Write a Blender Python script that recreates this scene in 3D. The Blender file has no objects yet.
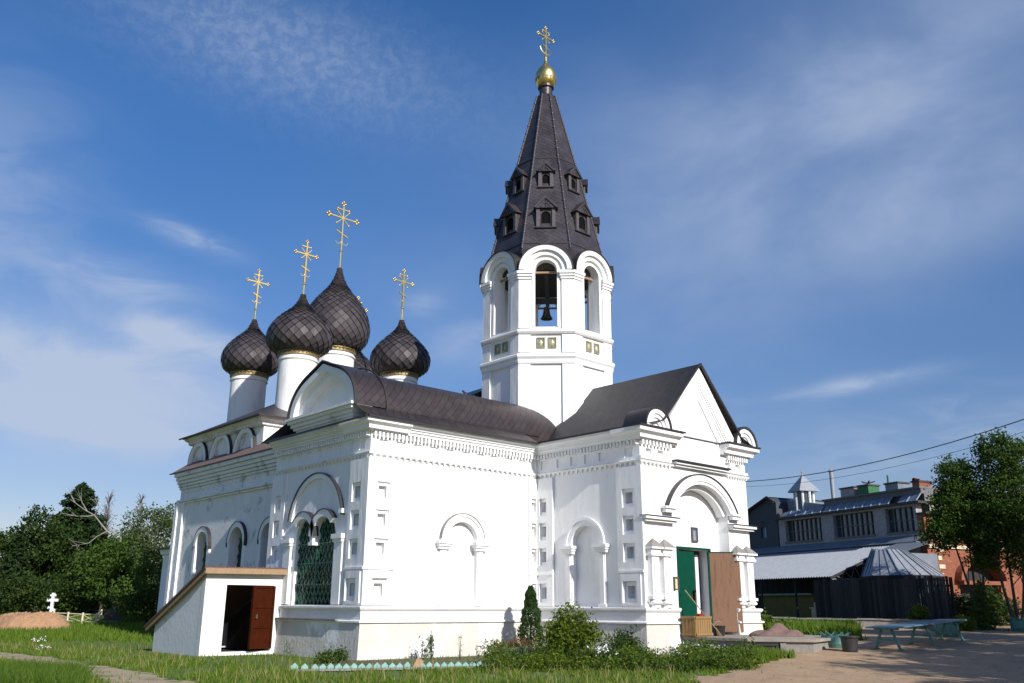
import bpy, bmesh, math, random
import numpy as np
from mathutils import Vector, Matrix
from mathutils.geometry import tessellate_polygon
R = math.radians
rnd = random.Random(7)
C = bpy.context.scene
COL = C.collection

# ------------------------------------------------------------------ camera
F_PX, PITCH, ROLL, YAW = 892.51, 0.2895, 0.0066, 0.73026
CAM = Vector((-16.953, -26.292, 1.70))
fw = Vector((math.sin(YAW)*math.cos(PITCH), math.cos(YAW)*math.cos(PITCH), math.sin(PITCH)))
rt = Vector((math.cos(YAW), -math.sin(YAW), 0)); up = rt.cross(fw)
rt2 = rt*math.cos(ROLL)+up*math.sin(ROLL); up2 = -rt*math.sin(ROLL)+up*math.cos(ROLL)
cd = bpy.data.cameras.new('camera'); cam = bpy.data.objects.new('camera', cd); COL.objects.link(cam)
mw = Matrix((rt2, up2, -fw)).transposed().to_4x4(); mw.translation = CAM
cam.matrix_world = mw
cd.sensor_width = 36; cd.lens = F_PX*36/1024; cd.clip_end = 5000; cd.clip_start = 0.1
C.camera = cam

# ------------------------------------------------------------------ sky, sun, exposure
SUN_EL, SUN_AZ = R(29.5), R(186.2)          # azimuth from +Y towards +X
wd = bpy.data.worlds.new('World'); C.world = wd; wd.use_nodes = True
SKY_STRENGTH = 0.104
SUN_STRENGTH = 4.8
EXPOSURE = 0.20
def build_world():
    nt = wd.node_tree; N = nt.nodes; L = nt.links
    for n in list(N): N.remove(n)
    out = N.new('ShaderNodeOutputWorld'); bg = N.new('ShaderNodeBackground'); bg.inputs[1].default_value = SKY_STRENGTH
    L.new(bg.outputs[0], out.inputs[0])
    sky = N.new('ShaderNodeTexSky'); sky.sky_type = 'NISHITA'; sky.sun_disc = False
    sky.sun_elevation = SUN_EL; sky.sun_rotation = SUN_AZ
    sky.altitude = 100; sky.air_density = 1.0; sky.dust_density = 0.35; sky.ozone_density = 2.2
    tc = N.new('ShaderNodeTexCoord'); sep = N.new('ShaderNodeSeparateXYZ'); L.new(tc.outputs['Generated'], sep.inputs[0])
    def m(op, a, b=None, c=None):
        n = N.new('ShaderNodeMath'); n.operation = op
        for i, v in enumerate((a, b, c)):
            if v is None: continue
            if isinstance(v, (int, float)): n.inputs[i].default_value = v
            else: L.new(v, n.inputs[i])
        return n.outputs[0]
    azm = m('ARCTAN2', sep.outputs[0], sep.outputs[1]); el = m('ARCSINE', sep.outputs[2])
    comb = N.new('ShaderNodeCombineXYZ'); L.new(azm, comb.inputs[0]); L.new(el, comb.inputs[1])
    def noise(scale, det, rough, stretch=(1, 1, 1), rot=0, dist=0.0):
        mp = N.new('ShaderNodeMapping'); mp.inputs['Scale'].default_value = stretch; mp.inputs['Rotation'].default_value = (0, 0, rot)
        L.new(comb.outputs[0], mp.inputs[0])
        n = N.new('ShaderNodeTexNoise'); n.inputs['Scale'].default_value = scale; n.inputs['Detail'].default_value = det
        n.inputs['Roughness'].default_value = rough; n.inputs['Distortion'].default_value = dist
        L.new(mp.outputs[0], n.inputs['Vector']); return n.outputs[0]
    def ramp(v, a, b):
        n = N.new('ShaderNodeMapRange'); n.interpolation_type = 'SMOOTHSTEP'
        L.new(v, n.inputs[0]); n.inputs[1].default_value = a; n.inputs[2].default_value = b; return n.outputs[0]
    def blob(az0, el0, sa, se, tilt=0.0):
        x = m('SUBTRACT', azm, R(az0)); y = m('SUBTRACT', el, R(el0))
        ct, st = math.cos(R(tilt)), math.sin(R(tilt))
        u = m('ADD', m('MULTIPLY', x, ct), m('MULTIPLY', y, st)); v = m('SUBTRACT', m('MULTIPLY', y, ct), m('MULTIPLY', x, st))
        u = m('DIVIDE', u, R(sa)); v = m('DIVIDE', v, R(se))
        return m('EXPONENT', m('MULTIPLY', m('ADD', m('MULTIPLY', u, u), m('MULTIPLY', v, v)), -1.0))
    soft = ramp(noise(7, 5, .56, (1, 2.4, 1), R(6), .6), .36, .70)
    wisp = ramp(noise(10, 5, .58, (1, 3.4, 1), R(-8), .9), .38, .74)
    mott = ramp(noise(60, 5, .7, (1, 1.3, 1), 0, .3), .35, .7)
    wide = ramp(noise(3, 5, .55, (1, 2.0, 1), R(-20), .3), .3, .75)
    CL = []
    def cl(b, tex, a, base=0.0): CL.append(m('MULTIPLY', m('MULTIPLY', b, m('ADD', m('MULTIPLY', tex, 1-base), base) if tex is not None else b), a))
    cl(blob(14, 12.2, 10, 3.6, -3), soft, 1.35, .55)
    cl(blob(22, 11.0, 7, 2.6, -3), soft, .9, .4)
    cl(blob(17, 18.4, 4.0, 1.5, -4), soft, .75, .3)
    cl(blob(19.2, 15.9, 3.0, 1.0, -6), soft, .8, .3)
    cl(blob(23.5, 15.0, 4.2, .9, -16), wisp, .75, .3)
    cl(blob(20.5, 21.6, 3.0, .7, -12), wisp, .6, .3)
    cl(blob(9, 22, 5, 6), soft, .45, .3)
    cl(blob(25, 33.5, 12, 3.2, -8), mott, .38, .45)
    cl(blob(66, 29.0, 24, 9, 18), wide, .72, .35)
    cl(blob(72, 24.0, 10, 3.5, 20), wide, .40, .3)
    cl(blob(39.2, 16.2, 2.8, 1.5, 8), soft, .60, .3)
    cl(blob(35.8, 18.8, 1.6, .9, 10), soft, .40, .3)
    cl(blob(63.5, 13.0, 4.2, .55, 5), wisp, .60, .4)
    cl(blob(69, 9.5, 9, 2.2, 5), wisp, .45, .2)
    cl(blob(50, 11, 7, 2.0, 5), wisp, .30, .2)
    tot = CL[0]
    for c in CL[1:]: tot = m('ADD', tot, c)
    haze = m('MULTIPLY', m('EXPONENT', m('MULTIPLY', m('MAXIMUM', el, 0.0), -6.0)), .16)
    tot = m('MINIMUM', m('ADD', tot, haze), .92)
    hs = N.new('ShaderNodeHueSaturation'); hs.inputs['Saturation'].default_value = 1.33; hs.inputs['Value'].default_value = .97
    L.new(sky.outputs[0], hs.inputs['Color'])
    tint = N.new('ShaderNodeMix'); tint.data_type = 'RGBA'; tint.blend_type = 'MULTIPLY'; tint.inputs[0].default_value = 1; tint.inputs[7].default_value = (1.18, .97, 1.08, 1)
    gr = N.new('ShaderNodeMapRange'); L.new(el, gr.inputs[0]); gr.inputs[1].default_value = 0.0; gr.inputs[2].default_value = R(30); gr.inputs[3].default_value = .62; gr.inputs[4].default_value = 1.06
    L.new(gr.outputs[0], hs.inputs['Value'])
    L.new(hs.outputs[0], tint.inputs[6])
    mix = N.new('ShaderNodeMix'); mix.data_type = 'RGBA'
    L.new(tot, mix.inputs[0]); L.new(tint.outputs[2], mix.inputs[6]); mix.inputs[7].default_value = (4.0, 4.75, 6.2, 1)
    L.new(mix.outputs[2], bg.inputs[0])
build_world()
sl = bpy.data.lights.new('sun', 'SUN'); sl.energy = SUN_STRENGTH; sl.angle = R(0.55); sl.color = (1.0, .965, .915)
so = bpy.data.objects.new('sun', sl); COL.objects.link(so)
to_sun = Vector((math.sin(SUN_AZ)*math.cos(SUN_EL), math.cos(SUN_AZ)*math.cos(SUN_EL), math.sin(SUN_EL)))
so.rotation_euler = to_sun.to_track_quat('Z', 'Y').to_euler()
vs = C.view_settings; vs.view_transform = 'Standard'; vs.look = 'None'; vs.exposure = EXPOSURE; vs.gamma = 1

# ------------------------------------------------------------------ materials
def mat(name, c1, c2=None, scale=3.0, rough=.8, bump=0.0, bscale=20.0, metal=0.0, c3=None, s3=1.0, t3=(.55, .7), spec=.5, stretch=(1, 1, 1), island=False, coat=0):
    m = bpy.data.materials.new(name); m.use_nodes = True
    nt = m.node_tree; N = nt.nodes; L = nt.links; b = N['Principled BSDF']
    b.inputs['Roughness'].default_value = rough; b.inputs['Metallic'].default_value = metal
    b.inputs['Specular IOR Level'].default_value = spec
    b.inputs['Coat Weight'].default_value = coat
    geo = N.new('ShaderNodeNewGeometry'); mp = N.new('ShaderNodeMapping'); mp.inputs['Scale'].default_value = stretch
    L.new(geo.outputs['Position'], mp.inputs[0])
    col = None
    if c2 is None: b.inputs['Base Color'].default_value = (*c1, 1)
    else:
        mx = N.new('ShaderNodeMix'); mx.data_type = 'RGBA'; mx.inputs[6].default_value = (*c1, 1); mx.inputs[7].default_value = (*c2, 1)
        if island: L.new(geo.outputs['Random Per Island'], mx.inputs[0])
        else:
            n = N.new('ShaderNodeTexNoise'); n.inputs['Scale'].default_value = scale; n.inputs['Detail'].default_value = 8; n.inputs['Roughness'].default_value = .62
            L.new(mp.outputs[0], n.inputs['Vector'])
            r = N.new('ShaderNodeMapRange'); r.inputs[1].default_value = .32; r.inputs[2].default_value = .68; L.new(n.outputs[0], r.inputs[0]); L.new(r.outputs[0], mx.inputs[0])
        col = mx.outputs[2]
        if c3 is not None:
            n3 = N.new('ShaderNodeTexNoise'); n3.inputs['Scale'].default_value = s3; n3.inputs['Detail'].default_value = 9; n3.inputs['Roughness'].default_value = .68
            L.new(mp.outputs[0], n3.inputs['Vector'])
            r3 = N.new('ShaderNodeMapRange'); r3.inputs[1].default_value = t3[0]; r3.inputs[2].default_value = t3[1]; L.new(n3.outputs[0], r3.inputs[0])
            m3 = N.new('ShaderNodeMix'); m3.data_type = 'RGBA'; L.new(r3.outputs[0], m3.inputs[0]); L.new(col, m3.inputs[6]); m3.inputs[7].default_value = (*c3, 1)
            col = m3.outputs[2]
        L.new(col, b.inputs['Base Color'])
    if bump:
        nb = N.new('ShaderNodeTexNoise'); nb.inputs['Scale'].default_value = bscale; nb.inputs['Detail'].default_value = 6
        L.new(mp.outputs[0], nb.inputs['Vector'])
        bp = N.new('ShaderNodeBump'); bp.inputs['Strength'].default_value = bump; bp.inputs['Distance'].default_value = .05
        L.new(nb.outputs[0], bp.inputs['Height']); L.new(bp.outputs[0], b.inputs['Normal'])
    return m

def leafmat(name, c1, c2, trans=.35, rough=.55):
    m = bpy.data.materials.new(name); m.use_nodes = True; nt = m.node_tree; N = nt.nodes; L = nt.links; b = N['Principled BSDF']
    geo = N.new('ShaderNodeNewGeometry'); mx = N.new('ShaderNodeMix'); mx.data_type = 'RGBA'
    mx.inputs[6].default_value = (*c1, 1); mx.inputs[7].default_value = (*c2, 1); L.new(geo.outputs['Random Per Island'], mx.inputs[0])
    L.new(mx.outputs[2], b.inputs['Base Color']); b.inputs['Roughness'].default_value = rough; b.inputs['Specular IOR Level'].default_value = .15
    tr = N.new('ShaderNodeBsdfTranslucent'); hs = N.new('ShaderNodeHueSaturation'); hs.inputs['Hue'].default_value = .48; hs.inputs['Value'].default_value = 1.5
    L.new(mx.outputs[2], hs.inputs['Color']); L.new(hs.outputs[0], tr.inputs[0])
    ms = N.new('ShaderNodeMixShader'); ms.inputs[0].default_value = trans; L.new(b.outputs[0], ms.inputs[1]); L.new(tr.outputs[0], ms.inputs[2])
    L.new(ms.outputs[0], N['Material Output'].inputs[0]); return m

def roofmat(name, c1, c2, seam_scale, rot, rough=.42, metal=.35, bump=.5, wear=.85):
    """sheet metal laid in courses: brick joints in a chosen plane, faint colour change from sheet to sheet"""
    m = mat(name, c1, c2, scale=.9, rough=rough, metal=metal)
    nt = m.node_tree; N = nt.nodes; L = nt.links; b = N['Principled BSDF']
    geo = N.new('ShaderNodeNewGeometry'); mp = N.new('ShaderNodeMapping'); mp.vector_type = 'POINT'; mp.inputs['Rotation'].default_value = rot
    L.new(geo.outputs['Position'], mp.inputs[0])
    br = N.new('ShaderNodeTexBrick'); br.inputs['Scale'].default_value = seam_scale; br.inputs['Mortar Size'].default_value = .012
    br.inputs['Color1'].default_value = (.8, .8, .8, 1); br.inputs['Color2'].default_value = (1.15, 1.15, 1.15, 1); br.inputs['Mortar'].default_value = (.35, .35, .35, 1)
    L.new(mp.outputs[0], br.inputs['Vector'])
    old = b.inputs['Base Color'].links[0].from_socket
    mx = N.new('ShaderNodeMix'); mx.data_type = 'RGBA'; mx.blend_type = 'MULTIPLY'; mx.inputs[0].default_value = wear
    L.new(old, mx.inputs[6]); L.new(br.outputs[0], mx.inputs[7]); L.new(mx.outputs[2], b.inputs['Base Color'])
    bp = N.new('ShaderNodeBump'); bp.inputs['Strength'].default_value = bump; bp.inputs['Distance'].default_value = .02; bp.invert = True
    nz = N.new('ShaderNodeTexNoise'); nz.inputs['Scale'].default_value = 1.7; nz.inputs['Detail'].default_value = 3; L.new(geo.outputs['Position'], nz.inputs['Vector'])
    ad = N.new('ShaderNodeMath'); ad.operation = 'ADD'; L.new(br.outputs['Fac'], ad.inputs[0]); L.new(nz.outputs[0], ad.inputs[1])
    L.new(ad.outputs[0], bp.inputs['Height']); L.new(bp.outputs[0], b.inputs['Normal'])
    return m

M = {}
M['white'] = mat('white_plaster', (.86, .86, .85), (.79, .79, .78), .7, .85, .4, 4, c3=(.60, .59, .56), s3=1.3, t3=(.57, .80), stretch=(1, 1, .28))
M['white2'] = mat('white_trim', (.87, .87, .86), (.80, .80, .79), 1.2, .85, .15, 14)
M['worn'] = mat('weathered_plaster', (.83, .83, .82), (.72, .72, .70), .8, .9, .3, 9, c3=(.30, .30, .29), s3=1.1, t3=(.56, .68), stretch=(1, 1, .8))
M['plinth'] = mat('stained_plinth_plaster', (.56, .53, .465), (.64, .62, .565), 1.1, .9, .35, 8, c3=(.80, .80, .78), s3=.6, t3=(.54, .60))
M['plinthg'] = mat('pale_plinth_plaster', (.80, .79, .77), (.70, .70, .68), 1.0, .9, .35, 8, c3=(.50, .47, .42), s3=1.6, t3=(.62, .72))
M['roof'] = roofmat('brown_sheet_roof', (.050, .037, .036), (.068, .052, .050), 1.1, (R(90), 0, R(45)))
M['proof'] = roofmat('dark_shingle_roof', (.026, .024, .026), (.038, .034, .037), 2.2, (R(58), 0, R(38)), .5, .2)
M['tent'] = roofmat('tent_sheet_roof', (.040, .033, .036), (.088, .076, .080), 1.5, (R(90), 0, R(-45)), .42, .35)
M['black'] = mat('dormer_opening_shade', (.004, .004, .004), (.006, .006, .006), 4, .9, spec=.1)  # shade inside the open dormers, put into the colour
M['jamb'] = mat('lit_dormer_jamb', (.10, .088, .092), (.07, .06, .064), 5, .5, .1, 8)  # paler than the tent sheet: light on front faces put into the colour
M['redroof'] = mat('faded_red_roof', (.20, .13, .11), (.15, .10, .09), 2, .7, .2, 10)
M['seam'] = mat('dark_metal_edge', (.030, .026, .028), (.045, .04, .04), 4, .5, metal=.2)
M['dome'] = mat('dome_shingle', (.040, .034, .036), (.076, .065, .068), 4, .55, .2, 9, metal=.1, island=True, spec=.35)
M['domebase'] = mat('dome_underlay', (.008, .007, .007), (.012, .01, .01), 4, .7)
M['gold'] = mat('gilded_metal', (.95, .72, .28), (.85, .60, .20), 6, .34, metal=1.0)
M['gold2'] = mat('worn_gilding', (.38, .29, .12), (.16, .12, .06), 9, .5, metal=.5)
M['dark'] = mat('dark_interior_shade', (.02, .02, .02), (.03, .028, .026), 3, .9)
M['bell'] = mat('dark_bronze', (.05, .045, .04), (.08, .07, .05), 5, .5, metal=.8)
M['wood'] = mat('plain_timber', (.38, .25, .14), (.28, .18, .10), 3, .75, .3, 12, stretch=(6, 6, 1))
M['doorwood'] = mat('brown_planks', (.29, .155, .088), (.15, .080, .046), 5, .8, .5, 14, c3=(.10, .055, .035), s3=2, t3=(.52, .7), stretch=(5, 5, .5), island=True)
M['green'] = mat('green_paint', (.004, .062, .037), (.003, .050, .030), 5, .6, .08, 20, spec=.06)
M['dgreen'] = mat('dark_green_iron', (.020, .125, .075), (.015, .095, .058), 6, .5)
M['glass'] = mat('dark_pane', (.012, .018, .018), (.02, .026, .026), 3, .15)
M['rust'] = mat('rusty_iron_door', (.060, .011, .003), (.034, .008, .003), 4, .8, .3, 18, spec=.05)
M['tile'] = mat('glazed_tile', (.36, .32, .16), (.16, .17, .12), 7, .35)
M['tile2'] = mat('glazed_tile_pale', (.62, .60, .48), (.30, .33, .25), 8, .35)
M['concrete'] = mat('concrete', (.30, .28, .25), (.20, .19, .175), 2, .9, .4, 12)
M['slab'] = mat('stone_slab', (.36, .31, .25), (.24, .21, .17), 1.8, .9, .4, 10)
M['sand'] = mat('sand', (.40, .235, .125), (.33, .19, .10), 3, .95, .6, 9)
M['paint'] = mat('white_paint', (.80, .80, .80), (.72, .72, .72), 3, .6)
M['mint'] = mat('mint_paint', (.27, .47, .40), (.19, .36, .31), 5, .7, .2, 10)
M['blue'] = mat('blue_green_paint', (.09, .19, .25), (.07, .14, .19), 5, .45, .1, 15)
M['teal'] = mat('teal_paint', (.10, .26, .22), (.07, .18, .16), 5, .6, .1, 15)
M['bark'] = mat('bark', (.11, .085, .065), (.07, .055, .042), 6, .9, .6, 12)
M['birch'] = mat('pale_dead_wood', (.36, .335, .29), (.20, .18, .155), 6, .8, .3, 14)
M['cloth'] = mat('dusty_rose_cloth', (.20, .125, .105), (.14, .085, .07), 5, .95, .4, 8)
M['fence'] = mat('black_weathered_board', (.032, .029, .028), (.018, .016, .016), 4, .85, .3, 12)
M['fboard'] = mat('fence_board', (.060, .054, .050), (.012, .011, .011), 4, .85, .3, 12, island=True)
M['cream'] = mat('cream_paint', (.66, .58, .40), (.55, .47, .32), 4, .7)

# ------------------------------------------------------------------ mesh helpers
UPZ = Vector((0, 0, 1))
class Fr:
    """a wall: origin, u along it, n outwards"""
    def __init__(s, o, u, n): s.o = Vector(o); s.u = Vector(u).normalized(); s.n = Vector(n).normalized(); s.z = UPZ
    def p(s, u, z, d=0.0): return s.o+s.u*u+s.z*z+s.n*d
WORLD = Fr((0, 0, 0), (1, 0, 0), (0, 1, 0))

class MB:
    def __init__(s): s.v = []; s.f = []; s.m = []
    def add(s, vs, fs, mi=0):
        k = len(s.v); s.v += [tuple(x) for x in vs]
        for f in fs: s.f.append(tuple(i+k for i in f)); s.m.append(mi)
    def box(s, fr, u0, u1, z0, z1, d0, d1, mi=0):
        vs = [fr.p(u, z, d) for d in (d0, d1) for z in (z0, z1) for u in (u0, u1)]
        s.add(vs, [(0, 1, 3, 2), (4, 6, 7, 5), (0, 4, 5, 1), (2, 3, 7, 6), (0, 2, 6, 4), (1, 5, 7, 3)], mi); return s
    def cube(s, x0, x1, y0, y1, z0, z1, mi=0): return s.box(WORLD, x0, x1, z0, z1, y0, y1, mi)
    def plate(s, fr, outer, holes, d0, d1, mi=0):
        loops = [outer]+list(holes); flat = [q for l in loops for q in l]; n = len(flat)
        tris = tessellate_polygon([[Vector((q[0], q[1], 0)) for q in l] for l in loops])
        vs = [fr.p(q[0], q[1], d0) for q in flat]+[fr.p(q[0], q[1], d1) for q in flat]
        fs = [tuple(t) for t in tris]+[tuple(i+n for i in t) for t in tris]; k = 0
        for l in loops:
            for i in range(len(l)): j = (i+1) % len(l); fs.append((k+i, k+j, n+k+j, n+k+i))
            k += len(l)
        s.add(vs, fs, mi); return s
    def band(s, fr, pts_out, pts_in, d0, d1, mi=0):
        n = len(pts_out); vs = []
        for d in (d0, d1):
            vs += [fr.p(*q, d) for q in pts_out]+[fr.p(*q, d) for q in pts_in]
        fs = []
        for i in range(n-1):
            a, b, c, e = i, i+1, n+i+1, n+i; o = 2*n
            fs += [(a, b, c, e), (o+a, o+e, o+c, o+b), (a, o+a, o+b, b), (e, c, o+c, o+e)]
        fs += [(0, n, 3*n, 2*n), (n-1, 3*n-1, 4*n-1, 2*n-1)]
        s.add(vs, fs, mi); return s
    def arc(s, fr, uc, zc, ri, ro, d0, d1, a0=0, a1=180, n=20, mi=0, sz=1.0):
        A = [R(a0+(a1-a0)*i/n) for i in range(n+1)]
        return s.band(fr, [(uc+ro*math.cos(a), zc+ro*sz*math.sin(a)) for a in A], [(uc+ri*math.cos(a), zc+ri*sz*math.sin(a)) for a in A], d0, d1, mi)
    def run(s, pts, prof, closed=False, mi=0):
        """sweep a closed profile [(d, z)] along plan points; outwards is to the right of the walk"""
        P = [Vector((x, y)) for x, y in pts]; n = len(P); off = []
        for i in range(n):
            def nrm(a, b): t = (b-a).normalized(); return Vector((t.y, -t.x))
            n1 = nrm(P[i-1], P[i]) if (i > 0 or closed) else None
            n2 = nrm(P[i], P[(i+1) % n]) if (i < n-1 or closed) else None
            if n1 is None: o = n2
            elif n2 is None: o = n1
            else: b = n1+n2; o = b*(2.0/b.length_squared)
            off.append(o)
        k = len(prof); vs = []
        for i in range(n):
            for d, z in prof: q = P[i]+off[i]*d; vs.append((q.x, q.y, z))
        fs = []; ms = []
        for i in range(n if closed else n-1):
            j = (i+1) % n
            for a in range(k): b = (a+1) % k; fs.append((i*k+a, j*k+a, j*k+b, i*k+b)); ms.append(mi[i] if isinstance(mi, (list, tuple)) else mi)
        if not closed: fs += [tuple(range(k)), tuple((n-1)*k+a for a in range(k))]
        k0 = len(s.m); s.add(vs, fs, 0); s.m[k0:k0+len(ms)] = ms; return s
    def lathe(s, cx, cy, prof, n=32, mi=0, a0=0.0):
        k = len(prof); vs = []
        for r, z in prof:
            for i in range(n): a = a0+2*math.pi*i/n; vs.append((cx+r*math.cos(a), cy+r*math.sin(a), z))
        fs = [(j*n+i, j*n+(i+1) % n, (j+1)*n+(i+1) % n, (j+1)*n+i) for j in range(k-1) for i in range(n)]
        fs += [tuple(range(n))[::-1], tuple((k-1)*n+i for i in range(n))]
        s.add(vs, fs, mi); return s
    def tube(s, pts, rad, n=7, mi=0):
        P = [Vector(p) for p in pts]; rr = rad if hasattr(rad, '__len__') else [rad]*len(P); vs = []
        for i, p in enumerate(P):
            t = (P[min(i+1, len(P)-1)]-P[max(i-1, 0)]).normalized(); a = t.orthogonal().normalized() if i == 0 else (a-t*a.dot(t)).normalized(); b = t.cross(a)
            for k in range(n): g = 2*math.pi*k/n; vs.append(p+(a*math.cos(g)+b*math.sin(g))*rr[i])
        fs = [(i*n+k, i*n+(k+1) % n, (i+1)*n+(k+1) % n, (i+1)*n+k) for i in range(len(P)-1) for k in range(n)]
        fs += [tuple(range(n))[::-1], tuple((len(P)-1)*n+k for k in range(n))]
        s.add(vs, fs, mi); return s
    def beam(s, a, b, w, h, mi=0):
        a, b = Vector(a), Vector(b); t = (b-a).normalized(); x = t.cross(UPZ); x = x.normalized() if x.length > 1e-4 else Vector((1, 0, 0)); y = x.cross(t)
        vs = [p+x*sx*w/2+y*sy*h/2 for p in (a, b) for sx, sy in ((-1, -1), (1, -1), (1, 1), (-1, 1))]
        s.add(vs, [(0, 3, 2, 1), (4, 5, 6, 7)]+[(i, (i+1) % 4, 4+(i+1) % 4, 4+i) for i in range(4)], mi); return s
    def ball(s, c, r, n=10, sz=1, mi=0):
        prof = [(max(.001, r*math.sin(math.pi*i/n)), c[2]-r*sz*math.cos(math.pi*i/n)) for i in range(n+1)]
        return s.lathe(c[0], c[1], prof, max(8, n), mi)
    def build(s, name, mats, parent=None, smooth=False, fix=True):
        off = Vector((0, 0, 0)); q = parent
        while q is not None: off += q.location; q = q.parent
        me = bpy.data.meshes.new(name); me.from_pydata([(x[0]-off.x, x[1]-off.y, x[2]-off.z) for x in s.v], [], s.f)
        for x in (mats if isinstance(mats, (list, tuple)) else [mats]): me.materials.append(x)
        if any(s.m): me.polygons.foreach_set('material_index', s.m)
        if fix:
            bm = bmesh.new(); bm.from_mesh(me); bmesh.ops.recalc_face_normals(bm, faces=bm.faces[:]); bm.to_mesh(me); bm.free()
        if smooth:
            me.polygons.foreach_set('use_smooth', [True]*len(me.polygons))
            try: me.set_sharp_from_angle(angle=R(40))
            except Exception: pass
        me.update(); o = bpy.data.objects.new(name, me); COL.objects.link(o)
        if parent is not None: o.parent = parent
        return o
def tag(o, label, cat, group=None):
    o['label'] = label; o['category'] = cat
    if group: o['group'] = group
    return o
def thing(name, label, cat, loc=(0, 0, 0), group=None):
    o = bpy.data.objects.new(name, None); o.empty_display_size = .3; COL.objects.link(o); o.location = loc
    return tag(o, label, cat, group)
def struct(o, kind='structure'): o['kind'] = kind; return o
def copy_tree(o, parent=None):
    c = o.copy(); COL.objects.link(c); c.parent = parent
    for ch in [x for x in COL.objects if x.parent == o]: copy_tree(ch, c)
    return c
def at(px, D, z=0.0):
    """a point D metres ahead along the view and px picture columns to the side"""
    f = Vector((math.sin(YAW), math.cos(YAW), 0)); q = Vector((CAM.x, CAM.y, 0))+f*D+rt*((px-512)/931.0*D); q.z = z; return q
def interp(x, xs, ys):
    return float(np.interp(x, xs, ys))
def H(x, y):
    """height of the ground"""
    dx, dy = x-CAM.x, y-CAM.y; D = dx*math.sin(YAW)+dy*math.cos(YAW); S = dx*math.cos(YAW)-dy*math.sin(YAW)
    if D < 1: D = 1
    px = 512+931*S/D
    hr = interp(D, [20, 25, 28, 32, 37, 45, 60, 90, 300], [0, .06, .16, .38, .60, .85, 1.15, 1.4, 1.5])
    hl = interp(D, [40, 50, 58, 68, 90, 300], [0, .12, .45, 1.0, 1.35, 1.5])
    t = min(1, max(0, (px-660)/110)); t = t*t*(3-2*t)
    return hl*(1-t)+hr*t
def gat(px, D, dz=0.0):
    q = at(px, D); q.z = H(q.x, q.y)+dz; return q
def arcpts(uc, zc, r, a0, a1, n=16, sz=1.0): return [(uc+r*math.cos(R(a0+(a1-a0)*i/n)), zc+r*sz*math.sin(R(a0+(a1-a0)*i/n))) for i in range(n+1)]
def rect(u0, u1, z0, z1): return [(u0, z0), (u1, z0), (u1, z1), (u0, z1)]

# ================================================================== GROUND
def sheet(name, m, xs, ys, dz, keep=None):
    idx = {}; vs = []; fs = []
    for i, x in enumerate(xs):
        for j, y in enumerate(ys): idx[i, j] = len(vs); vs.append((x, y, H(x, y)+dz))
    for i in range(len(xs)-1):
        for j in range(len(ys)-1):
            if keep is None or keep((xs[i]+xs[i+1])/2, (ys[j]+ys[j+1])/2): fs.append((idx[i, j], idx[i+1, j], idx[i+1, j+1], idx[i, j+1]))
    me = bpy.data.meshes.new(name); me.from_pydata(vs, [], fs); me.materials.append(m)
    me.polygons.foreach_set('use_smooth', [True]*len(fs)); o = bpy.data.objects.new(name, me); COL.objects.link(o); return struct(o)
def axis(lo, hi, fine_lo, fine_hi, step):
    a = list(np.arange(fine_lo, fine_hi+step, step)); g = 1.35; d = step; x = fine_hi
    while x < hi: d *= g; x += d; a.append(x)
    d = step; x = fine_lo; b = []
    while x > lo: d *= g; x -= d; b.append(x)
    return [float(q) for q in b[::-1]+a]
M['lawn'] = mat('lawn_soil_and_grass', (.075, .125, .018), (.105, .140, .026), 1.3, .95, .5, 18, c3=(.20, .155, .085), s3=.5, t3=(.58, .70))
M['dirt'] = mat('pale_dirt', (.43, .29, .165), (.35, .23, .13), 1.1, .95, .5, 7, c3=(.22, .155, .10), s3=1.4, t3=(.50, .72))
M['trail'] = mat('trodden_trail', (.40, .32, .20), (.33, .26, .155), 1.6, .95, .5, 9, c3=(.16, .16, .05), s3=1.3, t3=(.52, .62))
GX = axis(-1500, 1500, -34, 56, 1.5); GY = axis(-300, 1500, -34, 64, 1.5)
sheet('ground', M['lawn'], GX, GY, 0.0)
def wob(x, y): return .35*math.sin(x*1.3+y*.7)+.22*math.sin(x*2.9-y*2.1+1)+.13*math.sin(x*6.1+y*5.3)+.08*math.sin(x*13.7-y*11)
ROADL = [(-40, -27), (-12, -18.5), (-4, -15.6), (.1, -12.9), (5, -10.7), (11.4, -8.6), (17, -8.4), (22, -5.6), (28, -2.6), (36, -2.0), (60, 4), (110, 20)]
def road_edge(x): return interp(x, [p[0] for p in ROADL], [p[1] for p in ROADL])
def on_road(x, y): return y < road_edge(x)+wob(x, y)*.7 and y > -60 and x > -14+wob(y, x)
xs = [float(q) for q in np.arange(-16, 44, .22)]; ys = [float(q) for q in np.arange(-34, 4, .22)]
sheet('dirt_road', M['dirt'], xs, ys, .012, on_road)
def trail_keep(x, y):
    c = interp(y, [-12, -4.7, -3.3, 3, 6.8, 12.3, 20, 30], [-8.2, -8.5, -8.55, -8.1, -8.3, -8.3, -10, -14]); return abs(x-c) < .80+.45*wob(x, y)
sheet('footpath', M['trail'], [float(q) for q in np.arange(-16, -6, .16)], [float(q) for q in np.arange(-14, 26, .16)], .008, trail_keep)

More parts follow.
